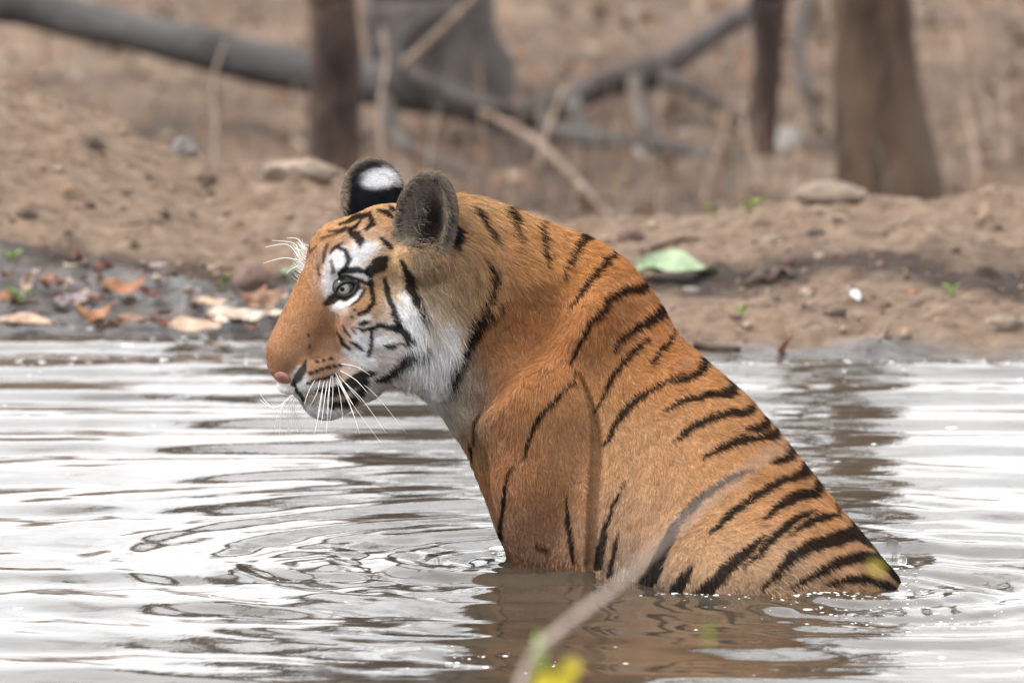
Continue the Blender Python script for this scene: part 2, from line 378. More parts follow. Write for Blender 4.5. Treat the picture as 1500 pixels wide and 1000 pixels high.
# near shoulder blade, upper arm and foreleg (they bulge out of the flank and leave the fold behind the elbow)
blob(838, 500, 0.190, 100, 52, 0.095, 52, 0.040)
blob(786, 600, 0.130, 86, 92, 0.105, 75, 0.034)
blob(790, 690, 0.120, 130, 70, 0.098, 90, 0.03)
cone(at(804, 715, 0.125), at(808, 830, 0.140), 62*S, 58*S, 0.022)
cone(at(806, 830, 0.20), at(800, 960, 0.22), 63*S, 52*S, 0.02)
cone(at(790, 700, 0.42), at(805, 960, 0.44), 50*S, 45*S, 0.02)          # far foreleg
blob(745, 585, 0.29, 60, 76, 0.14, 60, 0.05)                             # chest
blob(1278, 890, -0.10, 47, 47, 0.15, 0, 0.04)
blob(1130, 900, -0.10, 190, 150, 0.25, -25, 0.06)                        # near haunch, mostly under water
blob(905, 430, 0.285, 80, 30, 0.07, -48, 0.05)                           # withers

def surf(px, py):
    d = FW + np.array([1.0, 0, 0])*((px-750)/FPX) + UP*((500-py)/FPX); t = np.arange(19.3, 20.9, 0.002); P = CAM+t[:, None]*d
    i = np.clip(((P-LO)/HV).astype(int), 0, NV-1); m = np.nonzero(DF[i[:, 0], i[:, 1], i[:, 2]] < 0)[0]
    return P[m[0]] if len(m) else None
_SC = {}
def groove(pts, rad, out, k):
    for p in pts: _SC.setdefault(p, surf(*p))
    Q = [_SC[p] for p in pts]; Q = [q+np.array([0, -out, 0]) for q in Q if q is not None]
    for i in range(len(Q)-1): cone(Q[i], Q[i+1], rad[i], rad[i+1], k, 'sub')
_cr = np.array([(846, 545), (861, 580), (871, 620), (874, 660), (872, 700), (870, 740), (869, 790), (866, 850)], float)
_cy2 = np.arange(550, 850, 12.0); _cxx = np.interp(_cy2, _cr[:, 1], _cr[:, 0]); _cp = list(zip(_cxx.tolist(), _cy2.tolist()))
for dp, rr in ((0.0, 0.011), (0.009, 0.008), (0.017, 0.006)):          # the fold behind the elbow
    groove(_cp, [rr*min(1, 0.08+max(0, y-560)/150) for y in _cy2], -dp, 0.012)
groove([(845, 420), (800, 455), (755, 500), (712, 555), (690, 600)], [0.02, 0.035, 0.04, 0.035, 0.02], 0.027, 0.05)
# head, in its own frame: F forward (turned a little to the viewer), L to the tiger's left, Z up
PSI = R(20); HO = at(580, 420, 0.215); cP, sP = math.cos(PSI), math.sin(PSI)
HF = np.array([-cP, -sP, 0]); HL = np.array([sP, -cP, 0]); HZ = np.array([0, 0, 1.0])
def hl(px, py, w):
    """head-local (u, v, w) of the point the sketch shows at (px, py) with lateral offset w (px, + = near side)"""
    u = (580-px+sP*w)/cP; yo = -sP*u-cP*w
    return np.array([u, (420-py)-0.142*yo, w])
def hw(q): return HO + S*(q[0]*HF+q[1]*HZ+q[2]*HL)
def hell(px, py, w, ru, rv, rw, ang=0.0, k=0.02, both=False, op='add', lat_tilt=0.0):
    a = R(ang); lt = R(lat_tilt)
    for s in ((1, -1) if both else (1,)):
        q = hl(px, py, w); q[2] *= s
        f = HF*math.cos(lt)+HL*s*math.sin(lt); l = -HF*s*math.sin(lt)+HL*math.cos(lt)
        e1 = f*math.cos(a)+HZ*math.sin(a); e2 = -f*math.sin(a)+HZ*math.cos(a)
        ell(hw(q), [e1, e2, l], [ru*S, rv*S, rw*S], k, op)
def hcone(p0, p1, r0, r1, k=0.02, both=False, op='add'):
    for s in ((1, -1) if both else (1,)):
        a, b = hl(*p0), hl(*p1); a[2] *= s; b[2] *= s
        cone(hw(a), hw(b), r0*S, r1*S, k, op)
hell(572, 372, 0, 84, 74, 74, 0, 0.03)                                    # cranium
hell(512, 385, 0, 62, 66, 62, -35, 0.03)                                  # forehead
hell(640, 400, 0, 80, 100, 84, 0, 0.05)                                   # nape
for s in np.linspace(0, 1, 9):                                            # nose bridge and muzzle, a rounded box in section
    px, py = 484-62*s, 412+108*s
    hell(px, py, 0, 34-6*s, 42-8*s, 42-9*s, -60, 0.012)
    hell(px+8, py+8, 12, 30-4*s, 36-4*s, 26-3*s, -60, 0.010, both=True)
hell(464, 546, 24, 40, 32, 27, -20, 0.012, both=True)                     # upper lip pads
hell(440, 552, 14, 22, 24, 20, -35, 0.010, both=True)
hell(416, 532, 0, 24, 22, 25, -50, 0.012)                                 # nose
hell(412, 539, 0, 18, 16, 23, -50, 0.012)
hell(427, 566, 9, 18, 13, 15, -38, 0.012, both=True)
hcone((448, 572, 10), (474, 588, 8), 16, 24, 0.015, both=True)
hell(478, 586, 0, 36, 26, 30, -8, 0.012)                                  # chin
hcone((482, 584, 6), (530, 560, 26), 27, 30, 0.02, both=True)
hcone((492, 572, 14), (565, 520, 46), 27, 40, 0.025, both=True)           # lower jaw
hell(545, 478, 46, 60, 62, 40, -40, 0.03, both=True)                      # cheek
hell(526, 452, 52, 26, 16, 20, 20, 0.025, both=True)                      # cheekbone
hell(602, 488, 60, 48, 78, 38, 8, 0.035, both=True)                       # ruff
hell(636, 500, 48, 36, 76, 40, 10, 0.035, both=True)
hell(514, 398, 50, 30, 13, 17, 12, 0.018, both=True)                      # brow
EYE_L = hl(507, 424, 56)
for s in (1, -1):
    q = EYE_L.copy(); q[2] *= s
    ell(hw(q+np.array([0, 0, 8.0*s])), [HF, HZ, HL], [15*S, 11*S, 18*S], 0.006, 'sub')
    ell(hw(hl(487, 440, 50)*np.array([1, 1, s])), [HF, HZ, HL], [9*S, 5*S, 9*S], 0.008, 'sub')       # inner corner
for s in (1, -1):                                                         # nostril and the cleft of the mouth
    ell(hw(hl(441, 545, 26)*np.array([1, 1, s])), [HF*0.7+HZ*0.7, -HF*0.7+HZ*0.7, HL], [12*S, 5*S, 9*S], 0.006, 'sub')
hcone((440, 582, 24), (500, 574, 42), 2, 3, 0.008, both=True, op='sub')
hcone((488, 468, 50), (476, 500, 42), 6, 9, 0.022, both=True, op='sub'); hcone((476, 500, 42), (462, 524, 34), 9, 5, 0.022, both=True, op='sub')    # furrow from the eye to the nostril
# ears: cups. near one opens to the viewer, far one shows its back
def ear(c, n, up, rb, ra, dep, k):
    n = np.array(n, float); n /= np.linalg.norm(n); up = np.array(up, float); up -= n*(up@n); up /= np.linalg.norm(up); b = np.cross(up, n)
    lo = c-ra*1.2; hi = c+ra*1.2
    f = np.float32
    def eld(x, y, z, cc, r):
        E = [b, up, n]; q = [(x-f(cc[0]))*f(e[0])+(y-f(cc[1]))*f(e[1])+(z-f(cc[2]))*f(e[2]) for e in E]
        k0 = np.sqrt(sum((q[j]/f(r[j]))**2 for j in range(3))); k1 = np.sqrt(sum((q[j]/f(r[j]**2))**2 for j in range(3)))
        return k0*(k0-1)/np.maximum(k1, 1e-6)
    def fn(x, y, z):
        o = eld(x, y, z, c, (rb, ra, dep)); i = eld(x, y, z, c+n*dep*0.55, (rb*0.84, ra*0.86, dep*0.95))
        cut = (x-f(c[0]))*f(n[0])+(y-f(c[1]))*f(n[1])+(z-f(c[2]))*f(n[2])-f(dep*0.30)
        return np.maximum(np.maximum(o, -i), cut)
    put(fn, lo, hi, k)
    return c, n, up, b
EAR_N = ear(hw(hl(624, 322, 78)), (-0.28, -0.95, 0.12), (0.10, 0, 1), 45*S, 70*S, 34*S, 0.010)
EAR_F = ear(hw(hl(543, 283, -66)), (-0.20, 0.95, 0.12), (-0.05, 0, 1), 48*S, 57*S, 22*S, 0.012)
hell(616, 384, 80, 38, 30, 27, 10, 0.020, both=False)                     # base of the near ear

_q = [surf(a_, b_) for a_, b_ in ((473, 507), (497, 507), (485, 494), (485, 519))]; _yq = float(np.mean([q_[1] for q_ in _q]))
ell(at(485, 506, _yq+0.016), np.eye(3), [0.017, 0.017, 0.017], 0.010)      # smooth whisker-pad dimple
def surface_nets():
    ins = DF < 0
    cnt = np.zeros(NV-1, np.int8)
    for c in range(8):
        o = [(c >> k) & 1 for k in range(3)]
        cnt += ins[o[0]:NV[0]-1+o[0], o[1]:NV[1]-1+o[1], o[2]:NV[2]-1+o[2]]
    I = np.argwhere((cnt > 0) & (cnt < 8)); vid = np.full(NV-1, -1, np.int32); vid[I[:, 0], I[:, 1], I[:, 2]] = np.arange(len(I))
    acc = np.zeros((len(I), 3)); num = np.zeros(len(I))
    cor = [np.array([(c >> k) & 1 for k in range(3)]) for c in range(8)]
    val = [DF[I[:, 0]+o[0], I[:, 1]+o[1], I[:, 2]+o[2]].astype(float) for o in cor]
    for a in range(8):
        for ax in range(3):
            if (a >> ax) & 1: continue
            b = a | (1 << ax); m = (val[a] < 0) != (val[b] < 0)
            t = val[a]/np.where(m, val[a]-val[b], 1); p = cor[a]+t[:, None]*(cor[b]-cor[a])
            acc[m] += p[m]; num[m] += 1
    V = LO + HV*(I + acc/num[:, None]); Fs = []
    for ax in range(3):
        b, c = [(1, 2), (2, 0), (0, 1)][ax]
        s0 = [slice(1, NV[k]-1) for k in range(3)]; s1 = list(s0); s0[ax] = slice(0, NV[ax]-1); s1[ax] = slice(1, NV[ax])
        A, Bv = ins[tuple(s0)], ins[tuple(s1)]; E = np.argwhere(A != Bv)
        g = E + np.array([0 if k == ax else 1 for k in range(3)]); flip = A[E[:, 0], E[:, 1], E[:, 2]]
        db = np.zeros(3, int); db[b] = 1; dc = np.zeros(3, int); dc[c] = 1
        q = np.stack([vid[tuple((g-o).T)] for o in (db+dc, dc, 0*db, db)], 1)
        q[~flip] = q[~flip][:, ::-1]; Fs.append(q[(q >= 0).all(1)])
    return V, np.concatenate(Fs)
TV, TF = surface_nets()
# keep the largest connected piece only and smooth lightly
ne = len(TV); lab = np.arange(ne)
for _ in range(200):
    m = lab[TF].min(1); new = lab.copy()
    for k in range(4): np.minimum.at(new, TF[:, k], m)
    new = new[new]
    if (new == lab).all(): break
    lab = new
big = np.bincount(lab).argmax(); keep = lab == big; ren = np.cumsum(keep)-1
TF = ren[TF[keep[TF].all(1)]]; TV = TV[keep]
def smooth(V, F, n, lam=0.5):
    deg = np.zeros(len(V))
    for k in range(4): np.add.at(deg, F[:, k], 2)
    for it in range(n):
        A = np.zeros_like(V)
        for k in range(4):
            np.add.at(A, F[:, k], V[F[:, (k+1) % 4]]); np.add.at(A, F[:, k], V[F[:, (k-1) % 4]])
        V = V + lam*(A/deg[:, None]-V)
    return V
TV = smooth(TV, TF, 3, 0.5)
def vnormals(V, F):
    n = np.cross(V[F[:, 2]]-V[F[:, 0]], V[F[:, 3]]-V[F[:, 1]]); N = np.zeros_like(V)
    for k in range(4): np.add.at(N, F[:, k], n)
    return N/(np.linalg.norm(N, axis=1)[:, None]+1e-12)
TN = vnormals(TV, TF)

# ---- coat: colours, hair length, flow and stripes, charted on the animal's left side and mirrored to its right
COAT = np.array([   # x, y, r, g, b, hair mm, reach px
 (400,525,176,126,92,3,22),(420,480,188,134,90,3,30),(446,432,194,136,84,4,28),(460,395,200,138,78,5,22),(436,382,228,224,220,9,9),(472,352,208,152,98,6,24),(500,330,208,156,102,7,24),
 (540,310,208,156,106,8,28),(580,330,205,160,115,9,24),(484,388,212,210,214,5,15),(480,418,216,214,218,4,13),(522,368,212,208,208,6,16),(545,360,205,188,168,7,14),
 (575,385,208,166,116,8,20),(585,415,205,172,132,10,18),(520,405,214,212,212,4,10),(496,449,216,210,204,3,9),(535,430,204,152,100,5,14),(552,442,208,162,112,6,14),(580,440,200,184,168,10,16),
 (604,470,205,200,198,20,18),(560,492,186,174,168,8,18),(555,530,178,168,162,9,18),(528,500,212,208,208,6,14),(508,527,202,186,178,4,12),(472,470,180,132,92,3,24),(484,510,190,140,100,3,20),
 (448,510,182,134,100,3,20),(465,538,188,138,98,3,14),(440,560,226,230,230,3,10),(482,560,196,172,148,4,10),(470,600,170,164,158,12,14),(500,606,190,168,142,14,12),(455,592,158,146,132,8,10),
 (600,540,192,186,184,26,22),(640,540,206,204,202,34,24),(632,480,202,196,188,32,22),(650,440,194,166,132,30,22),(655,395,186,148,110,22,22),(618,405,168,138,108,16,16),
 (690,340,206,156,104,23,28),(720,305,214,164,108,25,28),(700,420,184,140,94,22,26),(760,345,212,150,88,21,28),(805,365,212,146,78,19,30),(760,425,186,128,74,15,28),(782,470,166,98,42,12,26),
 (722,500,166,112,62,16,26),(690,555,170,150,128,22,20),(668,600,178,166,150,24,22),(850,400,206,134,62,14,30),(910,400,202,130,64,14,30),(900,455,182,116,62,13,30),(950,445,188,120,64,13,30),
 (820,520,176,114,62,12,34),(762,560,174,114,64,13,32),(742,640,164,108,64,12,32),(700,640,156,122,86,15,22),(820,640,178,128,82,11,36),(800,720,158,108,68,11,30),(760,780,142,102,76,10,28),
 (842,790,152,112,82,10,26),(856,640,172,120,74,8,14),(856,690,164,112,70,8,14),(856,740,156,106,68,8,14),(854,800,150,106,74,8,14),(890,620,190,138,90,9,14),(891,680,192,144,98,9,14),(890,740,188,144,104,9,14),(886,800,182,146,116,9,14),(790,520,186,120,60,12,22),(840,600,184,130,80,11,22),(900,560,190,130,74,12,36),(960,520,190,120,58,13,34),(1000,565,194,130,68,13,34),(920,660,194,144,98,12,40),(1000,650,198,144,94,12,40),(1085,640,194,134,78,13,34),
 (900,760,182,142,106,12,36),(965,760,194,148,108,12,36),(930,830,178,152,132,12,26),(1050,760,194,144,94,12,40),(1100,690,194,138,86,12,36),(1160,705,194,134,78,13,36),(1050,835,194,154,118,11,34),
 (1150,840,194,154,118,11,36),(1225,770,192,132,76,13,36),(1250,830,194,148,108,12,34),(1305,855,188,142,102,12,30)], float)
_m = (COAT[:, 0] > 690) & (COAT[:, 0] < 870) & (COAT[:, 1] > 500) & (COAT[:, 1] < 810); COAT[_m, 2:5] *= 1.08  # shoulder and foreleg colours brightened to offset the shade falling on them
FLOW = np.array([(400,530,.3,-1),(440,460,.35,-1),(470,390,.5,-.85),(510,330,.9,-.35),(560,300,1,.05),(490,490,.6,-.3),(540,470,.9,.5),(600,440,.55,1),(630,520,.25,1),(650,440,.4,.9),(470,545,.6,.7),(480,600,.3,1),
 (560,380,.8,.2),(690,320,1,.5),(700,420,.35,.95),(770,380,.8,.7),(690,560,.25,1),(740,500,.45,.9),(820,510,-.35,1),(780,600,-.1,1),(800,750,.05,1),(860,400,.8,.8),(930,430,.6,.9),(950,600,.6,.9),(1000,530,.75,.8),
 (1150,700,.8,.9),(930,780,.25,1),(1250,820,.75,.8),(1050,780,.5,.9)], float)
FLOW[:, 2:] /= np.linalg.norm(FLOW[:, 2:], axis=1)[:, None]
BLK = (0.005, 0.005, 0.006); WHT = tuple(lin((222, 222, 224))); BRN = (0.034, 0.020, 0.013)
WSOFT = tuple(lin((226, 226, 228)))
STRIPES = [   # colour, [(x, y, width), ...]
 (WSOFT, [(480,432,10.8),(483,412,21.6),(490,388,29.7),(500,370,18.9)]), (WSOFT, [(508,386,21.6),(528,368,29.7),(546,362,16.2)]), (WSOFT, [(510,404,10.8),(526,404,13.5),(540,405,10.8)]), (WSOFT, [(434,388,13.5),(439,374,16.2)]),
 (WSOFT, [(524,492,13.5),(532,504,24.3),(524,520,13.5)]), (WSOFT, [(440,540,10.8),(437,556,13.5),(452,566,12.15),(478,566,9.45),(494,562,9.45)]), (WSOFT, [(590,430,10.8),(600,462,29.7),(604,492,29.7),(604,520,18.9)]), (WSOFT, [(530,466,8.1),(538,463,8.1)]),
 (WSOFT, [(648,470,16.2),(652,510,29.7),(646,556,29.7)]), (WSOFT, [(622,500,18.9),(630,540,29.7),(622,562,21.6)]), (WSOFT, [(552,500,13.5),(566,495,16.2)]), (WSOFT, [(452,596,10.8),(478,604,20.25),(506,604,16.2)]), (WSOFT, [(396,562,14),(412,570,16),(434,582,10)]), (WSOFT, [(438,548,12.15),(436,560,16.2),(446,566,10.8)]), (WSOFT, [(570,440,10.8),(586,462,21.6),(590,480,16.2)]), (WSOFT, [(508,514,10.8),(524,526,16.2),(545,530,16.2)]),
 # forehead
 (BLK, [(496,329,5.4),(515,321,8.1),(539,315,8.1),(543,327,10.8),(535,335,6.75)]), (BLK, [(553,309,6.75),(564,313,9.45),(574,319,5.4)]), (BLK, [(542,291,4.05),(564,294,8.1),(581,293,9.45)]), (BLK, [(518,309,4.05),(534,305,6.75)]),
 (BLK, [(513,342,10.8),(522,346,16.2),(526,354,12.15),(528,364,2.7)]), (BLK, [(493,361,5.4),(504,368,6.75),(510,380,8.1),(507,391,8.1),(496,403,6.75)]), (BLK, [(496,402,5.4),(506,397,9.45),(520,396,10.8),(537,397,8.1)]),
 (BLK, [(538,398,12.15),(547,393,16.2),(554,387,24.3),(562,381,13.5)]), (BLK, [(557,349,5.4),(565,356,10.8),(572,363,5.4)]), (BRN, [(486,384,5.4),(488,398,6.75)]), (BRN, [(465,389,4.05),(467,403,5.4)]), (BRN, [(480,358,5.4),(475,372,5.4),(473,384,4.05)]),
 (BRN, [(470,350,4.05),(488,344,4.05),(505,334,4.05)]), (BRN, [(478,340,4.05),(500,338,6.75),(516,332,5.4)]), (BRN, [(452,372,4.05),(462,362,4.05)]), (BLK, [(528,322,3),(520,332,7),(508,338,4)]), (BLK, [(566,302,3),(572,308,7),(584,312,4)]), (BLK, [(484,372,3),(490,364,5),(500,356,3)]),
 # eye
 (BLK, [(475,446,7),(483,441,13),(493,436,14),(499,428,9)]), (BLK, [(492,418,6),(497,408,7),(508,405,6),(522,409,6),(534,413,6),(544,415,5)]), (BLK, [(495,434,8),(508,439,6),(520,434,6),(526,424,6),(524,414,6)]),
 (WHT, [(488,452,8),(498,447,8),(510,443,6),(521,436,6),(528,425,4)]), (BLK, [(512,448,2),(523,441,4),(531,430,5),(533,420,4)]),
 (BLK, [(542,404,8),(543,424,8),(546,444,8),(538,453,8),(526,459,6)]), (BLK, [(561,406,5),(566,423,9),(573,450,10),(580,476,9)]), (BLK, [(588,381,5),(598,407,12),(601,424,15),(612,445,13),(624,468,4)]),
 # cheek
 (BLK, [(525,474,5),(531,472,8),(541,470,4)]), (BLK, [(517,479,2),(532,482,6),(544,481,7),(554,475,8),(570,479,9),(582,478,12),(592,485,13),(595,494,12),(590,501,6)]), (BLK, [(544,482,5),(543,502,6),(539,519,6)]),
 (BLK, [(494,488,3),(500,501,6),(512,511,4)]), (BLK, [(510,499,2),(522,505,7),(531,512,3)]), (BLK, [(501,477,2),(507,486,4),(512,493,3)]), (BLK, [(514,481,2),(520,489,4)]), (BLK, [(560,506,4),(571,507,7),(585,502,3)]),
 (BLK, [(552,556,8),(566,549,12),(580,535,14),(591,522,15),(608,509,10),(624,504,7)]), (BLK, [(612,488,3),(619,493,5),(625,503,5)]), (BLK, [(517,454,3),(520,454,4)]), (BLK, [(514,463,2),(517,464,3)]),
 # muzzle
 (BLK, [(452,490,3),(453,493,3)]), (BLK, [(452,506,2.5),(454,509,3)]),
 (BLK, [(466,569,3),(479,568,4),(493,565,4)]), (BLK, [(480,579,8),(498,572,14),(514,560,18),(530,549,16),(545,545,8)]), (BLK, [(482,590,7),(498,588,13),(514,585,13),(525,574,14),(535,560,12)]),
 (BLK, [(462,572,3),(480,575,6),(500,566,8)]), (BLK, [(431,559,4),(435,574,5),(444,584,5)]), (BLK, [(447,530,6),(444,540,12),(436,551,13),(429,563,9)]),
 (BRN, [(628,545,3),(600,568,5)]),
 # neck
 (BLK, [(688,302,5),(699,314,10),(712,335,10),(724,353,4)]), (BLK, [(736,304,11),(748,319,11),(756,340,8),(760,364,4)]), (BLK, [(786,322,7),(791,350,10),(796,370,9),(798,390,4)]),
 (BLK, [(856,342,18),(843,358,13),(835,375,10),(823,402,4)]), (BLK, [(906,367,8),(888,376,11),(870,398,11),(853,422,11),(836,448,5)]),
 (BLK, [(944,424,10),(916,419,13),(894,433,13),(880,454,13),(864,473,10),(852,496,8),(836,529,5)]), (BLK, [(984,470,9),(960,461,17),(934,476,14),(910,492,11),(898,513,5)]),
 (BLK, [(706,376,4),(719,392,8),(723,410,10),(720,428,10),(708,448,13),(690,473,15),(677,512,15),(666,545,11),(658,572,7)]), (BLK, [(750,434,3),(729,452,7),(710,466,10),(697,484,12),(684,506,11)]),
 (BRN, [(689,384,3),(698,404,4),(698,424,3)]),
 # trunk
 (BLK, [(948,494,7),(920,517,10),(900,545,10),(880,585,6),(871,603,3)]), (BLK, [(987,494,6),(966,509,10),(951,532,5)]), (BLK, [(998,544,4),(945,572,10),(920,592,12),(900,620,11),(886,650,5)]),
 (BLK, [(1060,541,15),(1035,537,13),(1005,550,11),(983,559,5)]), (BLK, [(1060,548,16),(1070,556,26),(1090,562,14)]), (BLK, [(1078,574,14),(1030,577,11),(995,587,10),(970,601,4)]), (BLK, [(1100,578,10),(1122,602,10)]),
 (BLK, [(1098,602,10),(1070,602,13),(1035,612,12),(1005,627,11),(986,646,5)]), (BLK, [(1122,625,14),(1100,625,11),(1086,629,5)]), (BLK, [(1160,650,9),(1120,637,10),(1100,641,11),(1075,645,13),(1050,655,12),(1028,671,5)]),
 (BLK, [(1185,677,10),(1155,668,15),(1128,674,7)]), (BLK, [(1222,712,8),(1170,692,13),(1140,702,14),(1105,725,14),(1070,750,14),(1043,779,6)]), (BLK, [(1234,731,9),(1200,717,16),(1165,725,18),(1135,740,14),(1115,760,5)]),
 (BLK, [(1192,744,6),(1160,760,12),(1130,785,14),(1110,810,11),(1088,830,5)]), (BLK, [(1228,744,9),(1222,752,10),(1200,755,14),(1175,767,12),(1150,785,5)]),
 (BLK, [(1298,808,9),(1250,775,24),(1225,785,24),(1185,797,20),(1155,815,16),(1135,840,13),(1118,858,8)]), (BLK, [(1320,852,8),(1280,813,19),(1250,812,18),(1215,825,15),(1185,842,13),(1160,860,6)]),
 (BLK, [(1325,874,10),(1295,855,15),(1265,845,15),(1240,845,13),(1212,854,6)]),
 (BLK, [(1103,684,4),(1060,702,11),(1020,732,14),(990,770,15),(970,810,19),(955,840,24),(942,862,26)]), (BLK, [(1014,828,6),(1000,848,17),(984,874,22)]), (BLK, [(1118,784,4),(1085,812,16),(1055,840,22),(1024,876,28)]),
 (BLK, [(917,702,3),(900,735,6),(885,775,9),(881,800,12),(876,830,12)]), (BLK, [(906,775,3),(898,812,9),(892,840,8)]),
 # foreleg
 (BLK, [(842,540,4),(838,558,6),(811,585,7),(788,611,8),(773,642,8),(769,670,3)]), (BLK, [(709,578,2),(697,615,4),(687,649,5),(690,668,4)]), (BLK, [(751,677,3),(741,706,6),(737,740,7),(731,786,8)]),
 (BLK, [(830,727,4),(832,759,8),(836,790,8),(841,820,7)]), (BRN, [(784,799,8),(800,803,10)])]
for (x0, y0, x1, y1, n, r) in ((455,546,498,534,6,5.5), (452,561,489,550,6,5.5), (463,530,484,526,3,4.5), (466,571,492,566,4,4)):      # whisker rows
    for k in range(n):
        u = k/(n-1); STRIPES.append((BLK, [(x0+(x1-x0)*u-1.6, y0+(y1-y0)*u, r), (x0+(x1-x0)*u+1.6, y0+(y1-y0)*u, r)]))
def side_chart(P):
    """chart coordinates of any point of the animal; points of the right half are mirrored first"""
    P = P.copy(); px, py = sketch(P)
    q = P-HO; u = q@HF/S; w = q@HL/S
    head = (px < 662) & (u > -60)
    m = head & (w < 0)
    P[m] -= 2*(w[m]*S)[:, None]*HL
    yc = yc_of(px); m2 = ~head & (P[:, 1] > yc)
    P[m2, 1] = 2*yc[m2]-P[m2, 1]
    return sketch(P)
def coat(P, jit=0.0, r2=rng):
    n = len(P); px, py = side_chart(P)
    px = px + r2.normal(0, jit, n); py = py + r2.normal(0, jit, n)
    W = np.zeros((n, 0)); acc = np.zeros((n, 4)); tot = np.full(n, 1e-12)
    for c in COAT:
        d2 = ((px-c[0])**2+(py-c[1])**2)/c[6]**2
        w = np.exp(-0.5*d2)+2e-3/(1+d2)**2
        acc += w[:, None]*np.array([*lin(c[2:5]), c[5]]); tot += w
    col = acc[:, :3]/tot[:, None]; hl_ = acc[:, 3]/tot
    wob = 1.6
    q = np.stack([px, py], 1); sx = px+wob*vnoise(q/9.0, 5); sy = py+wob*vnoise(q/9.0, 6)
    for c, pl in STRIPES:
        pl = np.array(pl, float); m = np.nonzero((sx > pl[:, 0].min()-20) & (sx < pl[:, 0].max()+20) & (sy > pl[:, 1].min()-20) & (sy < pl[:, 1].max()+20))[0]
        if not len(m): continue
        x, y = sx[m], sy[m]; best = np.full(len(m), 99.0)
        for a, b in zip(pl[:-1], pl[1:]):
            ab = b[:2]-a[:2]; t = np.clip(((x-a[0])*ab[0]+(y-a[1])*ab[1])/max(ab@ab, 1e-6), 0, 1)
            best = np.minimum(best, np.hypot(x-a[0]-t*ab[0], y-a[1]-t*ab[1])-0.5*(a[2]+t*(b[2]-a[2])))
        so = 4.5 if c == WSOFT else 1.6
        if c != WSOFT and c != WHT and pl[:, 0].max() < 630: pl[:, 2] *= 1.5 if pl[:, 1].max() < 500 else 1.3
        k = (1-sstep(-so, so, best))*(0.85 if c == WSOFT else 0.8 if c == BRN else 0.95)
        col[m] = col[m]*(1-k[:, None])+np.array(c)*k[:, None]
    g_ = col@np.array([0.3, 0.59, 0.11]); wht = sstep(0.42, 0.60, col.min(1)/(col.max(1)+1e-6))
    col = (col+0.06*(g_[:, None]-col))*(0.60+0.25*wht[:, None])
    return col, hl_, px, py
def ear_coat(P, col, hlen):
    for (c, n, up, b), spot in ((EAR_N, 0), (EAR_F, 1)):
        q = P-c; a = q@n; x = q@b/(45*S); z = q@up/((70 if spot == 0 else 57)*S)
        zc = z+ (0.0)
        m = (x*x+(z)**2 < 1.25) & (abs(a) < 40*S) & (z > (-0.62 if spot == 0 else -0.75))
        e = (x/0.84)**2+(z/0.86)**2
        dep = (34 if spot == 0 else 22)*S
        inner = m & (e < 1.0) & (a > -0.70*dep*np.sqrt(np.clip(1-e, 0, 1)))
        back = m & ~inner
        zz = z
        black = np.array([0.012, 0.013, 0.017])
        kw = np.exp(-(((x+0.20)/0.66)**2+((zz-0.53)/0.27+0.25*(x+0.2)**2)**2)**3) if spot else np.exp(-((x)/0.5)**4-((zz-0.2)/0.30)**4)
        cb = black*(1-kw[:, None])+np.array([0.80, 0.81, 0.84])*kw[:, None]
        rim = sstep(0.80, 1.0, np.sqrt(x*x+z*z))*sstep(-14*S, 4*S, a)
        cb = cb*(1-0.75*rim[:, None])+np.array([0.20, 0.155, 0.115])*0.75*rim[:, None]
        if spot: rm = sstep(0.82, 1.0, x+0.12*zz)[:, None]; cb = cb*(1-rm)+np.array([0.24, 0.185, 0.135])*rm
        low = sstep(-0.35, -0.75, zz); cb = cb*(1-low[:, None])+col*low[:, None]
        ci = np.array([0.085, 0.068, 0.054])*(1+1.3*sstep(0.55, 1.0, np.sqrt(e))[:, None]*(0.6-0.5*x[:, None]))
        dk = np.exp(-(((x-0.16)/0.48)**2+((z+0.14)/0.66)**2)**2); ci = ci*(1-0.99*dk[:, None])+np.array([0.012, 0.009, 0.008])*0.93*dk[:, None]
        col[back] = cb[back]; col[inner] = ci[inner]
        hlen[back] = 6; hlen[inner] = 8; ring_ = m & (e > 0.62); hlen[ring_] = 14; col[ring_] *= 0.9
    return col, hlen
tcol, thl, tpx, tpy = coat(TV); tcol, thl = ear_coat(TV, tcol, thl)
skin = attr_mat('tiger_skin', rough=0.75, spec=0.15)
TB = at(1000, 860, -0.05)
tiger = empty('tiger', (float(TB[0]), float(TB[1]), 0.0), 'orange and black striped tiger sitting chest deep in the pond, looking over its shoulder', 'tiger')
mesh('body', TV, TF, skin, tiger, cols=tcol*0.75)  # skin colour darkened to stand in for shadow between the hairs

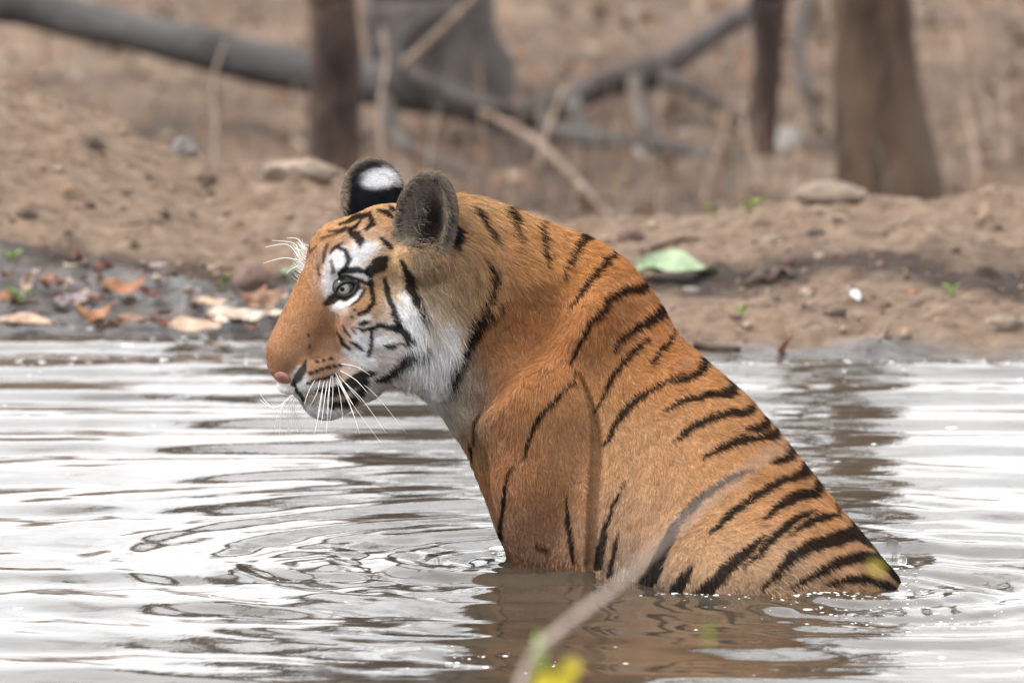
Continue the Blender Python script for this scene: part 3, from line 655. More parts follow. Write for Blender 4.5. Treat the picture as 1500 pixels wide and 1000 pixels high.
# ---- fur: hair curves on the body
def grow(n_hair):
    tri = np.concatenate([TF[:, [0, 1, 2]], TF[:, [0, 2, 3]]]); A, B, C = TV[tri[:, 0]], TV[tri[:, 1]], TV[tri[:, 2]]
    area = 0.5*np.linalg.norm(np.cross(B-A, C-A), axis=1); cen = (A+B+C)/3
    wgt = area*(cen[:, 2] > -0.012)
    cpx, cpy = side_chart(cen)
    wgt *= np.where((cpx < 670) & (cpy < 625), 2.2, 1.0)*np.where(cen[:, 1] > yc_of(cpx)+0.05, 0.35, 1.0)
    k = rng.choice(len(tri), n_hair, p=wgt/wgt.sum()); u = rng.random(n_hair); v = rng.random(n_hair); f = u+v > 1; u[f], v[f] = 1-u[f], 1-v[f]
    w = 1-u-v; T = tri[k]
    P = TV[T[:, 0]]*w[:, None]+TV[T[:, 1]]*u[:, None]+TV[T[:, 2]]*v[:, None]
    Nn = TN[T[:, 0]]*w[:, None]+TN[T[:, 1]]*u[:, None]+TN[T[:, 2]]*v[:, None]; Nn /= np.linalg.norm(Nn, axis=1)[:, None]
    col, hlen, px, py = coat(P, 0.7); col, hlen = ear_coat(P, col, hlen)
    # bare: eye, nose pad
    qe = (P-HO)@np.stack([HF, HZ, HL], 1)/S
    eye = np.minimum(np.linalg.norm(qe-EYE_L, axis=1), np.linalg.norm(qe-EYE_L*np.array([1, 1, -1]), axis=1))
    nq = qe-hl(410, 553, 2); ca_, sa_ = math.cos(R(40)), math.sin(R(40)); nq = np.stack([nq[:, 0]*ca_+nq[:, 1]*sa_, -nq[:, 0]*sa_+nq[:, 1]*ca_, nq[:, 2]], 1)/np.array([20, 12.5, 27.0]); nose = (nq**2).sum(1) < 1
    ok = (eye > 13.0) & ~nose
    P, Nn, col, hlen, px, py, eye = P[ok], Nn[ok], col[ok], hlen[ok], px[ok], py[ok], eye[ok]; n = len(P)
    hlen = hlen*np.where(eye < 26, 0.45, 1.0)
    crd = np.abs(px-np.interp(py, _cr[:, 1], _cr[:, 0])); hlen = np.where((py > 560) & (crd < 14), hlen*0.55, hlen)
    fl = np.zeros((n, 2)); tot = np.zeros(n)
    for c in FLOW:
        wq = 1/(((px-c[0])**2+(py-c[1])**2)+300)**1.6; fl += wq[:, None]*c[2:]; tot += wq
    fl /= tot[:, None]; fl /= np.linalg.norm(fl, axis=1)[:, None]+1e-9
    D = np.stack([fl[:, 0], np.zeros(n), -fl[:, 1]], 1)
    cl = np.stack([vnoise(P*140, 201), vnoise(P*140, 202), vnoise(P*140, 203)], 1); cl2 = np.stack([vnoise(P*38, 211), vnoise(P*38, 212), vnoise(P*38, 213)], 1)
    D = D+0.50*cl+0.36*cl2+rng.normal(0, 0.16, (n, 3))
    D -= Nn*(D*Nn).sum(1)[:, None]; D /= np.linalg.norm(D, axis=1)[:, None]+1e-9
    L_ = hlen*0.00115*rng.uniform(0.6, 1.35, n)
    lift = (0.30+0.12*rng.normal(0, 1, n)+0.16*vnoise(P*120, 231))
    wetk = sstep(0.07+0.04*vnoise(P[:, :2]*25, 241), 0.0, P[:, 2]); lift *= 1-0.85*wetk; col = col*(1-0.74*wetk[:, None]); face = (px < 600) & (py < 625); L_ = L_*np.where(face, 0.7, 1.0)
    pts = np.empty((n, 4, 3))
    for j, s in enumerate((0, 0.35, 0.7, 1.0)):
        up = lift*(s-0.45*s*s)
        pts[:, j] = P - Nn*0.0008*(j == 0) + L_[:, None]*(D*s*0.95 + Nn*up[:, None] + np.array([0, 0, -0.10])*s*s*np.clip(hlen/25, 0, 1)[:, None])
    shade = rng.uniform(0.80, 1.22, n)*np.where(hlen > 18, rng.uniform(0.62, 1.25, n), 1.0)*(1+0.14*vnoise(P*55, 221)+0.26*vnoise(P*150, 223)+0.08*vnoise(P*14, 224))
    pale = np.clip(rng.normal(0, 0.10, n), 0, 0.3)[:, None]
    lum = col.mean(1)[:, None]
    col = col*shade[:, None]; col = col+(np.array([0.75, 0.68, 0.58])-col)*pale*(lum > 0.06)
    return pts, np.clip(col, 0.002, 0.9), hlen
def hair_object(name, pts, col, r0, r1, mat, parent):
    n, m = pts.shape[:2]
    hc = bpy.data.hair_curves.new(name); hc.add_curves([m]*n)
    p = pts-root_loc(parent)
    hc.attributes['position'].data.foreach_set('vector', p.astype(np.float32).ravel())
    rad = np.repeat(np.linspace(0, 1, m)[None], n, 0); rad = np.asarray(r0).reshape(-1, 1)*(1-rad)+np.asarray(r1).reshape(-1, 1)*rad
    ra = hc.attributes.get('radius') or hc.attributes.new('radius', 'FLOAT', 'POINT'); ra.data.foreach_set('value', rad.astype(np.float32).ravel())
    ca = hc.attributes.new('col', 'FLOAT_COLOR', 'CURVE'); c4 = np.ones((n, 4), np.float32); c4[:, :3] = col; ca.data.foreach_set('color', c4.ravel())
    hc.materials.append(mat); return link(name, hc, parent)
fm, ft, fb = new_mat('tiger_fur'); N, L = ft.nodes, ft.links
a = N.new('ShaderNodeAttribute'); a.attribute_name = 'col'
L.new(a.outputs['Color'], fb.inputs['Base Color']); fb.inputs['Roughness'].default_value = 0.55; fb.inputs['Specular IOR Level'].default_value = 0.03
pts, hcol, hlen = grow(360000)

# long pale hairs inside the ears
tp, tc_ = [], []
for (c, n, up, b), sg in ((EAR_N, 1), (EAR_F, -1)):
    for k_ in range(230):
        x0 = -sg*rng.uniform(0.15, 0.85); z0 = rng.uniform(-0.85, 0.6)
        root = c+b*x0*40*S+up*z0*62*S-n*18*S*math.sqrt(max(0.05, 1-x0*x0-z0*z0))*0.9
        d = b*sg*rng.uniform(0.3, 1.0)+up*rng.normal(-0.15, 0.55)+n*rng.uniform(0.3, 0.9); d /= np.linalg.norm(d); Lh = rng.uniform(0.012, 0.034); bend = up*rng.normal(-0.3, 0.5)+b*sg*rng.uniform(0, 0.5)
        tp.append([root+d*Lh*s_+bend*Lh*s_*s_*0.6 for s_ in (0, 0.33, 0.66, 1)]); tc_.append(np.array([0.20, 0.17, 0.14])*rng.uniform(0.4, 1.5))
pts = np.concatenate([pts, np.array(tp)]); hcol = np.concatenate([hcol, np.array(tc_)])
# fluffy grey hair round the foot of the near ear, and the white brow tufts
tp, tc_ = [], []
for k_ in range(520):
    q = surf(624+rng.normal(0, 15), 368+rng.normal(0, 9))
    if q is None: continue
    d = np.array([rng.normal(0.1, 0.5), -0.55+rng.normal(0, 0.2), rng.normal(0.15, 0.55)]); d /= np.linalg.norm(d); Lh = rng.uniform(0.012, 0.026)
    tp.append([q+d*Lh*s_+np.array([0.1, 0, -0.45])*Lh*s_*s_ for s_ in (0, 0.33, 0.66, 1)]); tc_.append(np.array([0.23, 0.17, 0.115])*rng.uniform(0.4, 1.5))
for s0 in (-1,):
    for k_ in range(130):
        a_ = hl(446+rng.normal(0, 4), 385+rng.normal(0, 12), -26+rng.normal(0, 5)); a_[2] *= -s0 if s0 > 0 else 1
        root = hw(a_); sd_ = HL*np.sign(a_[2])
        d = HF*0.55+HZ*rng.uniform(0.0, 0.7)+sd_*0.55+rng.normal(0, 0.18, 3); d /= np.linalg.norm(d); Lh = rng.uniform(0.010, 0.024)
        tp.append([root+d*Lh*s_+HZ*Lh*0.3*s_*s_ for s_ in (0, 0.33, 0.66, 1)]); tc_.append(np.array([0.70, 0.69, 0.67])*rng.uniform(0.8, 1.1))
pts = np.concatenate([pts, np.array(tp)]); hcol = np.concatenate([hcol, np.array(tc_)])
hair_object('fur', pts, hcol, 0.00042, 0.00012, fm, tiger)

# ---- eyes, nose, whiskers
def eye_mat():
    m, t, b = new_mat('tiger_eye'); N, L = t.nodes, t.links
    a = N.new('ShaderNodeAttribute'); a.attribute_name = 'col'; L.new(a.outputs['Color'], b.inputs['Base Color'])
    b.inputs['Roughness'].default_value = 0.18; b.inputs['Specular IOR Level'].default_value = 0.2; b.inputs['Coat Weight'].default_value = 0.04; b.inputs['Coat Roughness'].default_value = 0.02
    return m
em = eye_mat(); lidm = noise_mat('eyelid_skin', (0.008, 0.008, 0.009), (0.02, 0.018, 0.018), 60, 0.4)
def uv_ball(c, r, ax, nu=40, nv=48):
    ax = np.array(ax, float); ax /= np.linalg.norm(ax); a = np.cross(ax, [0, 0, 1.0] if abs(ax[2]) < 0.9 else [1.0, 0, 0]); a /= np.linalg.norm(a); b = np.cross(a, ax)
    th = np.linspace(0.0005, math.pi-0.0005, nu); ph = np.linspace(0, 2*math.pi, nv, endpoint=False); T, Ph = np.meshgrid(th, ph, indexing='ij')
    v = c+r*(np.cos(T)[..., None]*ax+np.sin(T)[..., None]*(np.cos(Ph)[..., None]*a+np.sin(Ph)[..., None]*b))
    return v.reshape(-1, 3), grid_faces(nu, nv, True), T.ravel(), Ph.ravel()
def almond(u0, v0, hw_, hh, n=40, tilt=0.0):
    a = np.linspace(0, 2*np.pi, n, endpoint=False); x = np.cos(a)*hw_; y = np.sin(a)*hh*(1-0.25*np.abs(np.cos(a))**3)
    ct, s_ = math.cos(tilt), math.sin(tilt)
    return u0+x*ct-y*s_, v0+x*s_+y*ct
for s in (1, -1):
    q = EYE_L*np.array([1, 1, s]); er = 17.0*S
    cen = hw(q)-HL*s*er*0.52
    gaze = HF*0.42+HL*s*0.90-HZ*0.06
    v, f, T, Ph = uv_ball(cen, er, gaze)
    jag = 0.05*vnoise(np.stack([Ph*6, T*3], 1), 301)
    iris = np.array([0.20, 0.205, 0.155])[None]*(1+1.2*jag[:, None])
    col = np.where((T < 0.21)[:, None], 0.004, np.where((T < 0.66)[:, None], iris*np.clip(1.25-0.9*(T/0.66)[:, None]**6, 0.2, 2), np.where((T < 0.72)[:, None], 0.012, 0.03)))
    mesh('eye', v, f, em, tiger, cols=col)
    # lids: a rounded almond-shaped rim lying on the face round the ball
    uu, vv = almond(q[0]+0.5, q[1]-0.6, 13.0, 8.0, tilt=-0.34)
    rel = np.stack([uu-q[0], vv-q[1]], 1); rr = np.hypot(rel[:, 0], rel[:, 1])*S
    out = np.sqrt(np.maximum((er*1.03)**2-rr**2, (er*0.2)**2))
    pl = cen+rel[:, :1]*S*HF+rel[:, 1:]*S*HZ+out[:, None]*HL*s
    k = 8; ang = np.linspace(0, 2*np.pi, k, endpoint=False); lv = []
    for i in range(len(pl)):
        o = rel[i, 0]*HF+rel[i, 1]*HZ; o /= np.linalg.norm(o)
        rw = 3.4*S if rel[i, 1] > 0 else 2.6*S
        lv += [pl[i]+o*rw*0.8+rw*(np.cos(a_)*o+0.8*np.sin(a_)*HL*s) for a_ in ang]
    fq = grid_faces(len(pl), k, True).tolist(); e0 = (len(pl)-1)*k
    fq += [[e0+j, e0+(j+1) % k, (j+1) % k, j] for j in range(k)]
    mesh('eyelid', np.array(lv), fq, lidm, tiger)
nosem = noise_mat('nose_leather', (0.19, 0.085, 0.070), (0.32, 0.150, 0.125), 60, 0.5, 0.15, bscale=400)
nz_, nf, _, _ = uv_ball(np.zeros(3), 1.0, (0, 0, 1), 28, 36)
nr = nz_.copy()
tri_w = 0.55+0.45*sstep(-0.9, 0.5, nr[:, 2])                                   # wide above, narrow at the lip
loc = np.stack([nr[:, 0]*17.5, nr[:, 2]*10.5, nr[:, 1]*26], 1)
cn = hl(413, 553, 3); tl = R(40)
lu = loc[:, 0]*math.cos(tl)-loc[:, 1]*math.sin(tl); lv_ = loc[:, 0]*math.sin(tl)+loc[:, 1]*math.cos(tl)
nv_ = np.array([hw(cn+np.array([a_, b_, c_])) for a_, b_, c_ in zip(lu, lv_, loc[:, 2])])
mesh('nose', nv_, nf, nosem, tiger)
nsm = noise_mat('nostril_skin', (0.008, 0.007, 0.007), (0.016, 0.014, 0.013), 50, 0.6)
for s in (1, -1):
    c0 = hl(436, 550, 25)*np.array([1, 1, s])
    v, f, _, _ = uv_ball(np.zeros(3), 1.0, (0, 0, 1), 16, 20)
    l2 = np.stack([v[:, 0]*5, v[:, 2]*13, v[:, 1]*5], 1); tl2 = R(-32)
    a2 = l2[:, 0]*math.cos(tl2)-l2[:, 1]*math.sin(tl2); b2 = l2[:, 0]*math.sin(tl2)+l2[:, 1]*math.cos(tl2)
    mesh('nostril', np.array([hw(c0+np.array([x_, y_, z_])) for x_, y_, z_ in zip(a2, b2, l2[:, 2])]), f, nsm, tiger)
whm = noise_mat('whisker_hair', (0.78, 0.77, 0.74), (0.85, 0.84, 0.82), 10, 0.4)
WHISK = [ # root, mid, tip (sketch px, lateral start->end)
 (500,536,522,540,543,553),(499,546,522,560,540,580),(503,551,545,576,597,640),(492,550,505,574,520,600),(497,553,515,575,531,594),(486,553,482,580,480,612),(488,553,488,590,484,622),(470,558,465,580,455,600),
 (476,560,470,590,466,620),(480,562,476,592,472,625),(494,562,500,590,503,620),(496,558,512,592,528,640),(492,556,510,590,526,632),(498,566,520,600,560,655),(502,560,532,590,566,638),(462,560,452,580,447,598),(484,564,482,596,479,640),(474,566,470,600,462,640)]
for (a0, b0, a1, b1, a2, b2) in WHISK:
    w0, w1, w2 = 48, 66, 84
    p = [hw(hl(a0, b0, w0)), hw(hl(a1, b1, w1)), hw(hl(a2, b2, w2))]
    v, f = tube(p, np.array([0.00065, 0.0005, 0.0002])*rng.uniform(0.7, 1.15), 5, sub=5); mesh('whisker', v, f, whm, tiger)
for k in range(9):                                                              # the far cheek's whiskers, hanging in front of the muzzle
    a0 = 452-6*(k % 3); w0 = -30
    ex, ey = 372+9*k+rng.normal(0, 5), 640+10*rng.normal()+(-60 if k < 2 else 0)
    p = [hw(hl(436+3*(k % 3), 570+3*(k % 2), -34)), hw(hl(0.6*418+0.4*ex, 600, -58)), hw(hl(ex, ey, -80))]
    v, f = tube(p, [0.0008, 0.0006, 0.0002], 5, sub=5); mesh('whisker', v, f, whm, tiger)
for (a0, b0, a1, b1, a2, b2) in ((437,376,420,358,388,362),(438,372,430,356,398,352),(440,382,415,378,385,386),(446,366,436,350,420,348),(436,390,425,395,418,402),(470,356,462,352,450,360)):
    p = [hw(hl(a0, b0, -20)), hw(hl(a1, b1, -30)), hw(hl(a2, b2, -38))]
    v, f = tube(p, [0.0008, 0.0006, 0.00025], 5, sub=5); mesh('whisker', v, f, whm, tiger)

# ------------------------------------------------------------------ forest behind the bank
bark_dark = noise_mat('bark_dark', (0.0200, 0.0134, 0.0107), (0.0734, 0.0467, 0.0346), 7, 0.9, 0.9, stretch=(1, 1, 0.35), bscale=30)
bark_brown = noise_mat('bark_brown', (0.0348, 0.0225, 0.0147), (0.0860, 0.0594, 0.0410), 5, 0.9, 0.9, stretch=(1, 1, 0.3), bscale=26, c3=(0.078, 0.050, 0.034))
bark_grey = noise_mat('bark_grey', (0.0288, 0.0240, 0.0221), (0.0816, 0.0696, 0.0624), 5, 0.9, 0.8, stretch=(1, 1, 0.4), bscale=22)
log_grey = noise_mat('log_grey', (0.0193, 0.0177, 0.0173), (0.0681, 0.0635, 0.0624), 4, 0.9, 0.8, bscale=24, stretch=(0.5, 1, 1))
twig_mat = noise_mat('twig_bark', (0.0992, 0.0651, 0.0465), (0.2108, 0.1550, 0.1178), 12, 0.85)
leafm = attr_mat('leaf_mass', 0.7, 0.2)
def leaf_cards(cen, size, n, seed, c0, c1):
    r = np.random.default_rng(seed); p = cen[r.integers(0, len(cen), n)]+r.normal(0, 1, (n, 3))*size*r.uniform(2, 7, n)[:, None]
    a = r.normal(0, 1, (n, 3)); a /= np.linalg.norm(a, axis=1)[:, None]; b = np.cross(a, r.normal(0, 1, (n, 3))); b /= np.linalg.norm(b, axis=1)[:, None]; c = np.cross(a, b)
    s = size*r.uniform(0.6, 1.4, n)[:, None]
    v = np.stack([p-a*s, p-b*s*0.45+c*s*0.1, p+a*s, p+b*s*0.45+c*s*0.1], 1).reshape(-1, 3)
    k = r.random(n)[:, None]; col = np.repeat(np.array(c0)*(1-k)+np.array(c1)*k, 4, 0)
    return v, np.arange(4*n).reshape(n, 4), col
def tree(label, path, widths, Y, mat, height, seed, *a_, lean=0.0, **k_):
    return _tree(label, path, widths, Y, mat, height, seed, lean, *a_, **k_)
def _tree(label, path, widths, Y, mat, height, seed, lean, leafy=250, c0=(0.05, 0.07, 0.02), c1=(0.10, 0.11, 0.04), group='tree trunks behind the bank', rough=0.24, flare=1.5):
    """path: [(px, py)] of the trunk's middle from its foot up to the top of the picture; widths in sketch px"""
    r = np.random.default_rng(seed); k = (Y-CAM[1])/FPX
    pts = [at(a, b, Y) for a, b in path]; rad = [0.5*w*k for w in widths]
    base = pts[0].copy(); g = float(ground_h(np.array([base[0]]), np.array([Y]))[0])
    pts[0][2] = min(pts[0][2], g-0.05)
    d = (pts[-1]-pts[-2]); d /= np.linalg.norm(d); top = pts[-1]; n = 5
    for i in range(1, n+1):
        q = top+d*(height-top[2])*i/n+np.array([r.normal(0, 0.10), r.normal(0, 0.10), 0])*i+np.array([lean*i, 0, 0]); pts.append(q); rad.append(rad[len(path)-1]*(1-0.16*i))
    t = empty('tree', (float(base[0]), Y, g), label, 'tree', group)
    v, f = tube(pts, rad, 28, rough, seed, 6.0, sub=5); mesh('trunk', v, f, mat, t)
    ends = []
    for i in range(6):
        j = len(path)-1+1+int(r.integers(0, n-1)) if i else len(path)+1; b = pts[min(j, len(pts)-1)]; a = r.uniform(0, 2*math.pi); Lb = r.uniform(0.9, 2.2)
        dirv = np.array([math.cos(a), math.sin(a), r.uniform(0.35, 0.9)])
        br = [b, b+dirv*Lb*0.4+r.normal(0, 0.06, 3), b+dirv*Lb*0.75+np.array([0, 0, 0.12])+r.normal(0, 0.08, 3), b+dirv*Lb+np.array([0, 0, 0.3])]
        rr = rad[min(j, len(rad)-1)]*0.45; v, f = tube(br, [rr, rr*0.7, rr*0.45, rr*0.12], 10, 0.1, seed+i, 8, sub=3); mesh('branch', v, f, mat, t)
        ends += [br[2], br[3], br[3]+r.normal(0, 0.25, 3)]
    v, f, c = leaf_cards(np.array(ends), 0.055, leafy, seed, c0, c1); mesh('crown', v, f, leafm, t, smooth=False, cols=c)
    return t
tree('slim dark reddish brown trunk rising just behind the bank, nearest the tiger\'s far ear', [(490, 262), (489, 190), (492, 100), (488, 0), (487, -30)], [84, 76, 72, 70, 70], 13.4, bark_dark, 6.5, 401, 200, lean=0.32)
tree('wide dark grey trunk standing farthest back, its foot hidden by the fallen grey log', [(652, 196), (645, 140), (634, 60), (630, 0), (628, -30)], [250, 215, 190, 180, 176], 17.0, bark_grey, 8.5, 402, 1500, (0.03, 0.05, 0.018), (0.07, 0.09, 0.03))
tree('thickest brown trunk with a flared foot standing on the bank\'s crest', [(1307, 300), (1298, 235), (1288, 150), (1282, 60), (1278, 0), (1276, -30)], [176, 150, 132, 124, 120, 120], 13.6, bark_brown, 7.0, 403, 300, rough=0.16)
tree('thin purplish dark trunk where the bent dead branch ends', [(1113, 255), (1118, 180), (1124, 90), (1128, 0), (1130, -30)], [44, 42, 46, 52, 52], 15.0, bark_dark, 6.0, 404, 160)
tree('slender pale tan trunk just beside the thickest trunk, blurred behind it', [(1188, 265), (1186, 160), (1186, 60), (1184, -30)], [60, 52, 48, 46], 19.5, noise_mat('bark_pale', (0.11, 0.075, 0.052), (0.24, 0.18, 0.14), 5, 0.9, 0.5, stretch=(1, 1, 3.40)), 6.5, 405, 160)
def limb(name, label, cat, pts, wid, mat, seed, parts=(), group=None, seg=24, rough=0.24):
    P = [at(*p) for p in pts]; k = [(p[2]-CAM[1])/FPX for p in pts]
    t = empty(name, tuple(float(c) for c in P[0]), label, cat, group)
    v, f = tube(P, [0.5*w*q for w, q in zip(wid, k)], seg, rough, seed, 5.0, sub=5); mesh('trunk', v, f, mat, t)
    for pp, ww in parts:
        P2 = [at(*p) for p in pp]; k2 = [(p[2]-CAM[1])/FPX for p in pp]
        v, f = tube(P2, [0.5*w*q for w, q in zip(ww, k2)], 12, rough, seed+3, 6.0, sub=4); mesh('branch', v, f, mat, t)
    return t
limb('fallen_tree', 'long pale grey fallen trunk sloping down from one side behind the slim dark trunk', 'fallen tree', [(-1250, 200, 17.4), (-1000, 20, 17.2), (-700, -90, 16.9), (-420, -88, 16.60), (-100, -12, 16.40), (60, 18, 16.20), (220, 52, 16.00), (430, 104, 15.70), (560, 124, 15.50), (660, 146, 15.40), (735, 172, 15.30)], [110, 84, 66, 58, 56, 58, 60, 62, 62, 58, 44], log_grey, 411,
     [([(560, 124, 15.50), (575, 90, 15.60), (590, 55, 15.80), (640, 10, 16.00)], [22, 16, 11, 6])])
limb('dead_branch', 'crooked dark dead branch rising from the log end to the thin dark trunk', 'branch', [(715, 176, 15.90), (790, 166, 16.00), (850, 138, 16.00), (900, 120, 16.10), (958, 104, 16.20), (1010, 74, 16.30), (1060, 40, 16.50), (1120, 8, 16.80), (1180, -30, 17.00)], [46, 48, 42, 44, 46, 32, 30, 26, 22], bark_grey, 412,
     [([(958, 108, 16.20), (1010, 128, 16.10), (1060, 156, 16.00), (1085, 176, 15.90)], [26, 22, 20, 14]), ([(790, 166, 16.00), (812, 200, 15.60), (835, 235, 15.30)], [26, 20, 10]), ([(712, 172, 15.90), (716, 205, 15.60), (722, 235, 15.40)], [34, 30, 20])])
limb('fallen_log', 'low dark grey log lying on the litter under the crooked branch', 'log', [(800, 192, 15.20), (870, 206, 15.10), (960, 222, 15.00), (1040, 238, 14.90), (1100, 244, 14.80)], [30, 36, 38, 40, 30], log_grey, 413)
limb('fallen_log', 'short dark grey log lying beside the foot of the thickest trunk', 'log', [(1352, 238, 15.60), (1420, 240, 15.50), (1500, 236, 15.40), (1640, 230, 15.30)], [40, 44, 44, 40], log_grey, 414)
limb('tree_stump', 'small pale weathered stump in front of the slender tan trunk', 'stump', [(1160, 268, 15.20), (1158, 230, 15.20), (1154, 204, 15.25), (1150, 196, 15.30)], [52, 40, 34, 18], noise_mat('weathered_wood', (0.1100, 0.1050, 0.1000), (0.2500, 0.2400, 0.2300), 6, 0.9, 0.6), 415,
     [([(1162, 240, 15.20), (1190, 226, 15.30), (1214, 240, 15.30), (1226, 262, 15.20)], [20, 16, 14, 10])])
STEMS = [([(1436, 284, 14.00), (1428, 220, 14.20), (1412, 140, 14.50), (1404, 80, 14.60), (1398, 20, 14.80), (1390, -40, 15.00)], [13, 12, 11, 9, 8, 6], 'bare brown sapling stem curving up just past the thickest trunk'),
 ([(1482, 284, 14.60), (1474, 190, 14.80), (1472, 90, 15.00), (1470, -30, 15.20)], [20, 17, 15, 12], 'straight pale reddish sapling stem over the short dark log'),
 ([(1446, 270, 15.20), (1450, 180, 15.40), (1436, 110, 15.80), (1450, 30, 16.00)], [9, 8, 6, 5], 'thinnest wispy stem between the two sapling stems'),
 ([(905, 330, 13.20), (850, 270, 13.80), (790, 210, 14.40), (735, 178, 14.80), (700, 160, 15.00)], [10, 11, 12, 11, 8], 'pale thin stick leaning from the tiger\'s back to the fallen trunk'),
 ([(1128, 290, 13.60), (1108, 240, 13.80), (1092, 190, 14.00), (1086, 150, 14.20)], [12, 10, 8, 5], 'pale broken stem leaning by the thin dark trunk'),
 ([(790, 240, 13.80), (806, 180, 14.00), (828, 130, 14.30), (860, 104, 14.60)], [9, 8, 7, 5], 'short pale stalk leaning across the crooked branch'),
 ([(590, 96, 15.00), (640, 50, 15.20), (700, -10, 15.50), (730, -40, 15.70)], [11, 10, 8, 6], 'pale stick slanting up across the wide grey trunk'),
 ([(312, 262, 12.60), (316, 190, 13.00), (312, 120, 13.40), (330, 60, 13.80)], [5, 5, 4, 3], 'thin yellowish stem behind the mound, in front of the fallen trunk'),
 ([(560, 240, 13.60), (556, 160, 13.90), (566, 90, 14.20), (560, 40, 14.50)], [7, 6, 6, 4], 'thin stem just past the slim dark trunk'),
 ([(1030, 300, 13.40), (1040, 250, 13.70), (1062, 190, 14.00), (1070, 140, 14.40)], [6, 6, 5, 3], 'fine stalk rising from the low log')]
for i, (pts_, w_, lb) in enumerate(STEMS):
    P = [at(*p) for p in pts_]; g = float(ground_h(np.array([P[0][0]]), np.array([P[0][1]]))[0])
    if P[0][2] > g and i not in (6,): P = [np.array([P[0][0]*1.0, P[0][1], g-0.03])]+P; w_ = [w_[0]]+list(w_)
    v, f = tube(P, [0.5*w*34.5/FPX for w in w_], 8, 0.06, 420+i, 9, sub=5)
    o = mesh('dry_stem', v, f, twig_mat); tag(o, lb, 'stem', 'bare stems in the forest')
TANGLE = [([(724, 172, 15.6), (760, 200, 15.2), (810, 236, 14.8), (858, 300, 14.2)], 'dark thin dead branch sagging from the log end towards the bank'), ([(840, 150, 15.8), (850, 190, 15.4), (836, 240, 15.0), (842, 290, 14.6)], 'dark dead twig hanging under the crooked branch'),
 ([(560, 60, 15.4), (610, 110, 15.2), (690, 150, 15.0), (760, 160, 15.0)], 'dark twig lying along the top of the fallen trunk'), ([(930, 120, 16.0), (940, 180, 15.6), (980, 230, 15.2), (1010, 262, 14.9)], 'dark twig dropping from the knee of the crooked branch'),
 ([(1180, 0, 16.5), (1170, 90, 16.3), (1190, 170, 16.0), (1180, 262, 15.6)], 'thin dark pole between the thin and the thickest trunks'), ([(566, 150, 15.2), (580, 200, 15.0), (640, 236, 14.7), (700, 262, 14.4)], 'low dark dead branch under the fallen trunk')]
for i, (pts_, lb) in enumerate(TANGLE):
    P = [at(*p) for p in pts_]; v, f = tube(P, [0.5*w*35/FPX for w in (26, 24, 18, 10)], 10, 0.15, 470+i, 7, sub=5); tag(mesh('dead_twig', v, f, bark_grey), lb, 'branch', 'dead wood in the forest')
# dry grass, stalks and leaf litter on the forest floor: nobody could count them
def blades(n, x0, x1, y0, y1, hmin, hmax, w, seed, pal, clump=0.9):
    r = np.random.default_rng(seed); x = r.uniform(x0, x1, n*3); y = y0+(y1-y0)*r.random(n*3)**1.3
    keep = vnoise(np.stack([x*clump, y*clump*0.6], 1), seed) > r.uniform(-0.5, 0.5, n*3); x, y = x[keep][:n], y[keep][:n]; n = len(x)
    z = ground_h(x, y)-0.01; h = r.uniform(hmin, hmax, n); a = r.uniform(0, 2*np.pi, n); ln = r.uniform(0.05, 0.55, n)*h
    b = np.stack([x, y, z], 1); d = np.stack([np.cos(a)*ln, np.sin(a)*ln, h], 1); s = np.stack([np.cos(a+1.3), np.sin(a+1.3), 0*a], 1)*(w*r.uniform(0.6, 1.5, n))[:, None]
    m = b+d*0.55-np.stack([np.cos(a)*ln, np.sin(a)*ln, 0*a], 1)*0.2
    v = np.stack([b-s, b+s, m+s*0.7, b+d, m-s*0.7], 1).reshape(-1, 3)
    q = np.arange(n)*5; f4 = np.stack([q, q+1, q+2, q+4], 1); f3 = np.stack([q+4, q+2, q+3, q+3], 1)[:, :3]
    k = r.integers(0, len(pal), n); col = np.array(pal)[k]*r.uniform(0.6, 1.35, n)[:, None]
    return v, f4.tolist()+f3.tolist(), np.repeat(col, 5, 0)
PAL = [(0.252, 0.180, 0.120), (0.288, 0.222, 0.156), (0.198, 0.126, 0.084), (0.312, 0.252, 0.192), (0.168, 0.090, 0.054), (0.180, 0.162, 0.150)]
grassm = attr_mat('dry_grass', 0.8, 0.15)
parts = [blades(6500, -7, 7, 9.2, 26, 0.05, 0.40, 0.003, 501, [tuple(0.8*q for q in c) for c in PAL]), blades(2600, -7, 7, 22, 60, 0.08, 0.40, 0.009, 502, PAL)]
V, F = join([p[:2] for p in parts]); tag(mesh('dry_grass', V, F, grassm, smooth=False, cols=np.concatenate([p[2] for p in parts])), kind='stuff')
def litter(n, x0, x1, y0, y1, s, seed, pal, power=1.0):
    r = np.random.default_rng(seed); x = r.uniform(x0, x1, n); y = y0+(y1-y0)*r.random(n)**power
    z = ground_h(x, y)+0.004; a = r.uniform(0, 2*np.pi, n); L_ = s*r.uniform(0.5, 1.5, n)
    U = np.stack([np.cos(a), np.sin(a), r.normal(0, 0.45, n)], 1)*L_[:, None]; W = np.stack([-np.sin(a), np.cos(a), r.normal(0, 0.5, n)], 1)*(L_*r.uniform(0.35, 0.7, n))[:, None]
    c = np.stack([x, y, z+0.3*L_*abs(U[:, 2])/np.maximum(L_, 1e-6)], 1); up = np.array([0, 0, 1.0])*(0.35*L_*r.uniform(-0.3, 1, n))[:, None]
    v = np.stack([c-U, c-W*0.9+up, c+U*0.2-W+up, c+U, c+U*0.2+W+up, c-W*-0.9+up], 1).reshape(-1, 3); q = np.arange(n)*6
    col = np.array(pal)[r.integers(0, len(pal), n)]*r.uniform(0.6, 1.3, n)[:, None]
    return v, np.stack([q, q+1, q+2, q+3], 1).tolist()+np.stack([q, q+3, q+4, q+5], 1).tolist(), np.repeat(col, 6, 0)
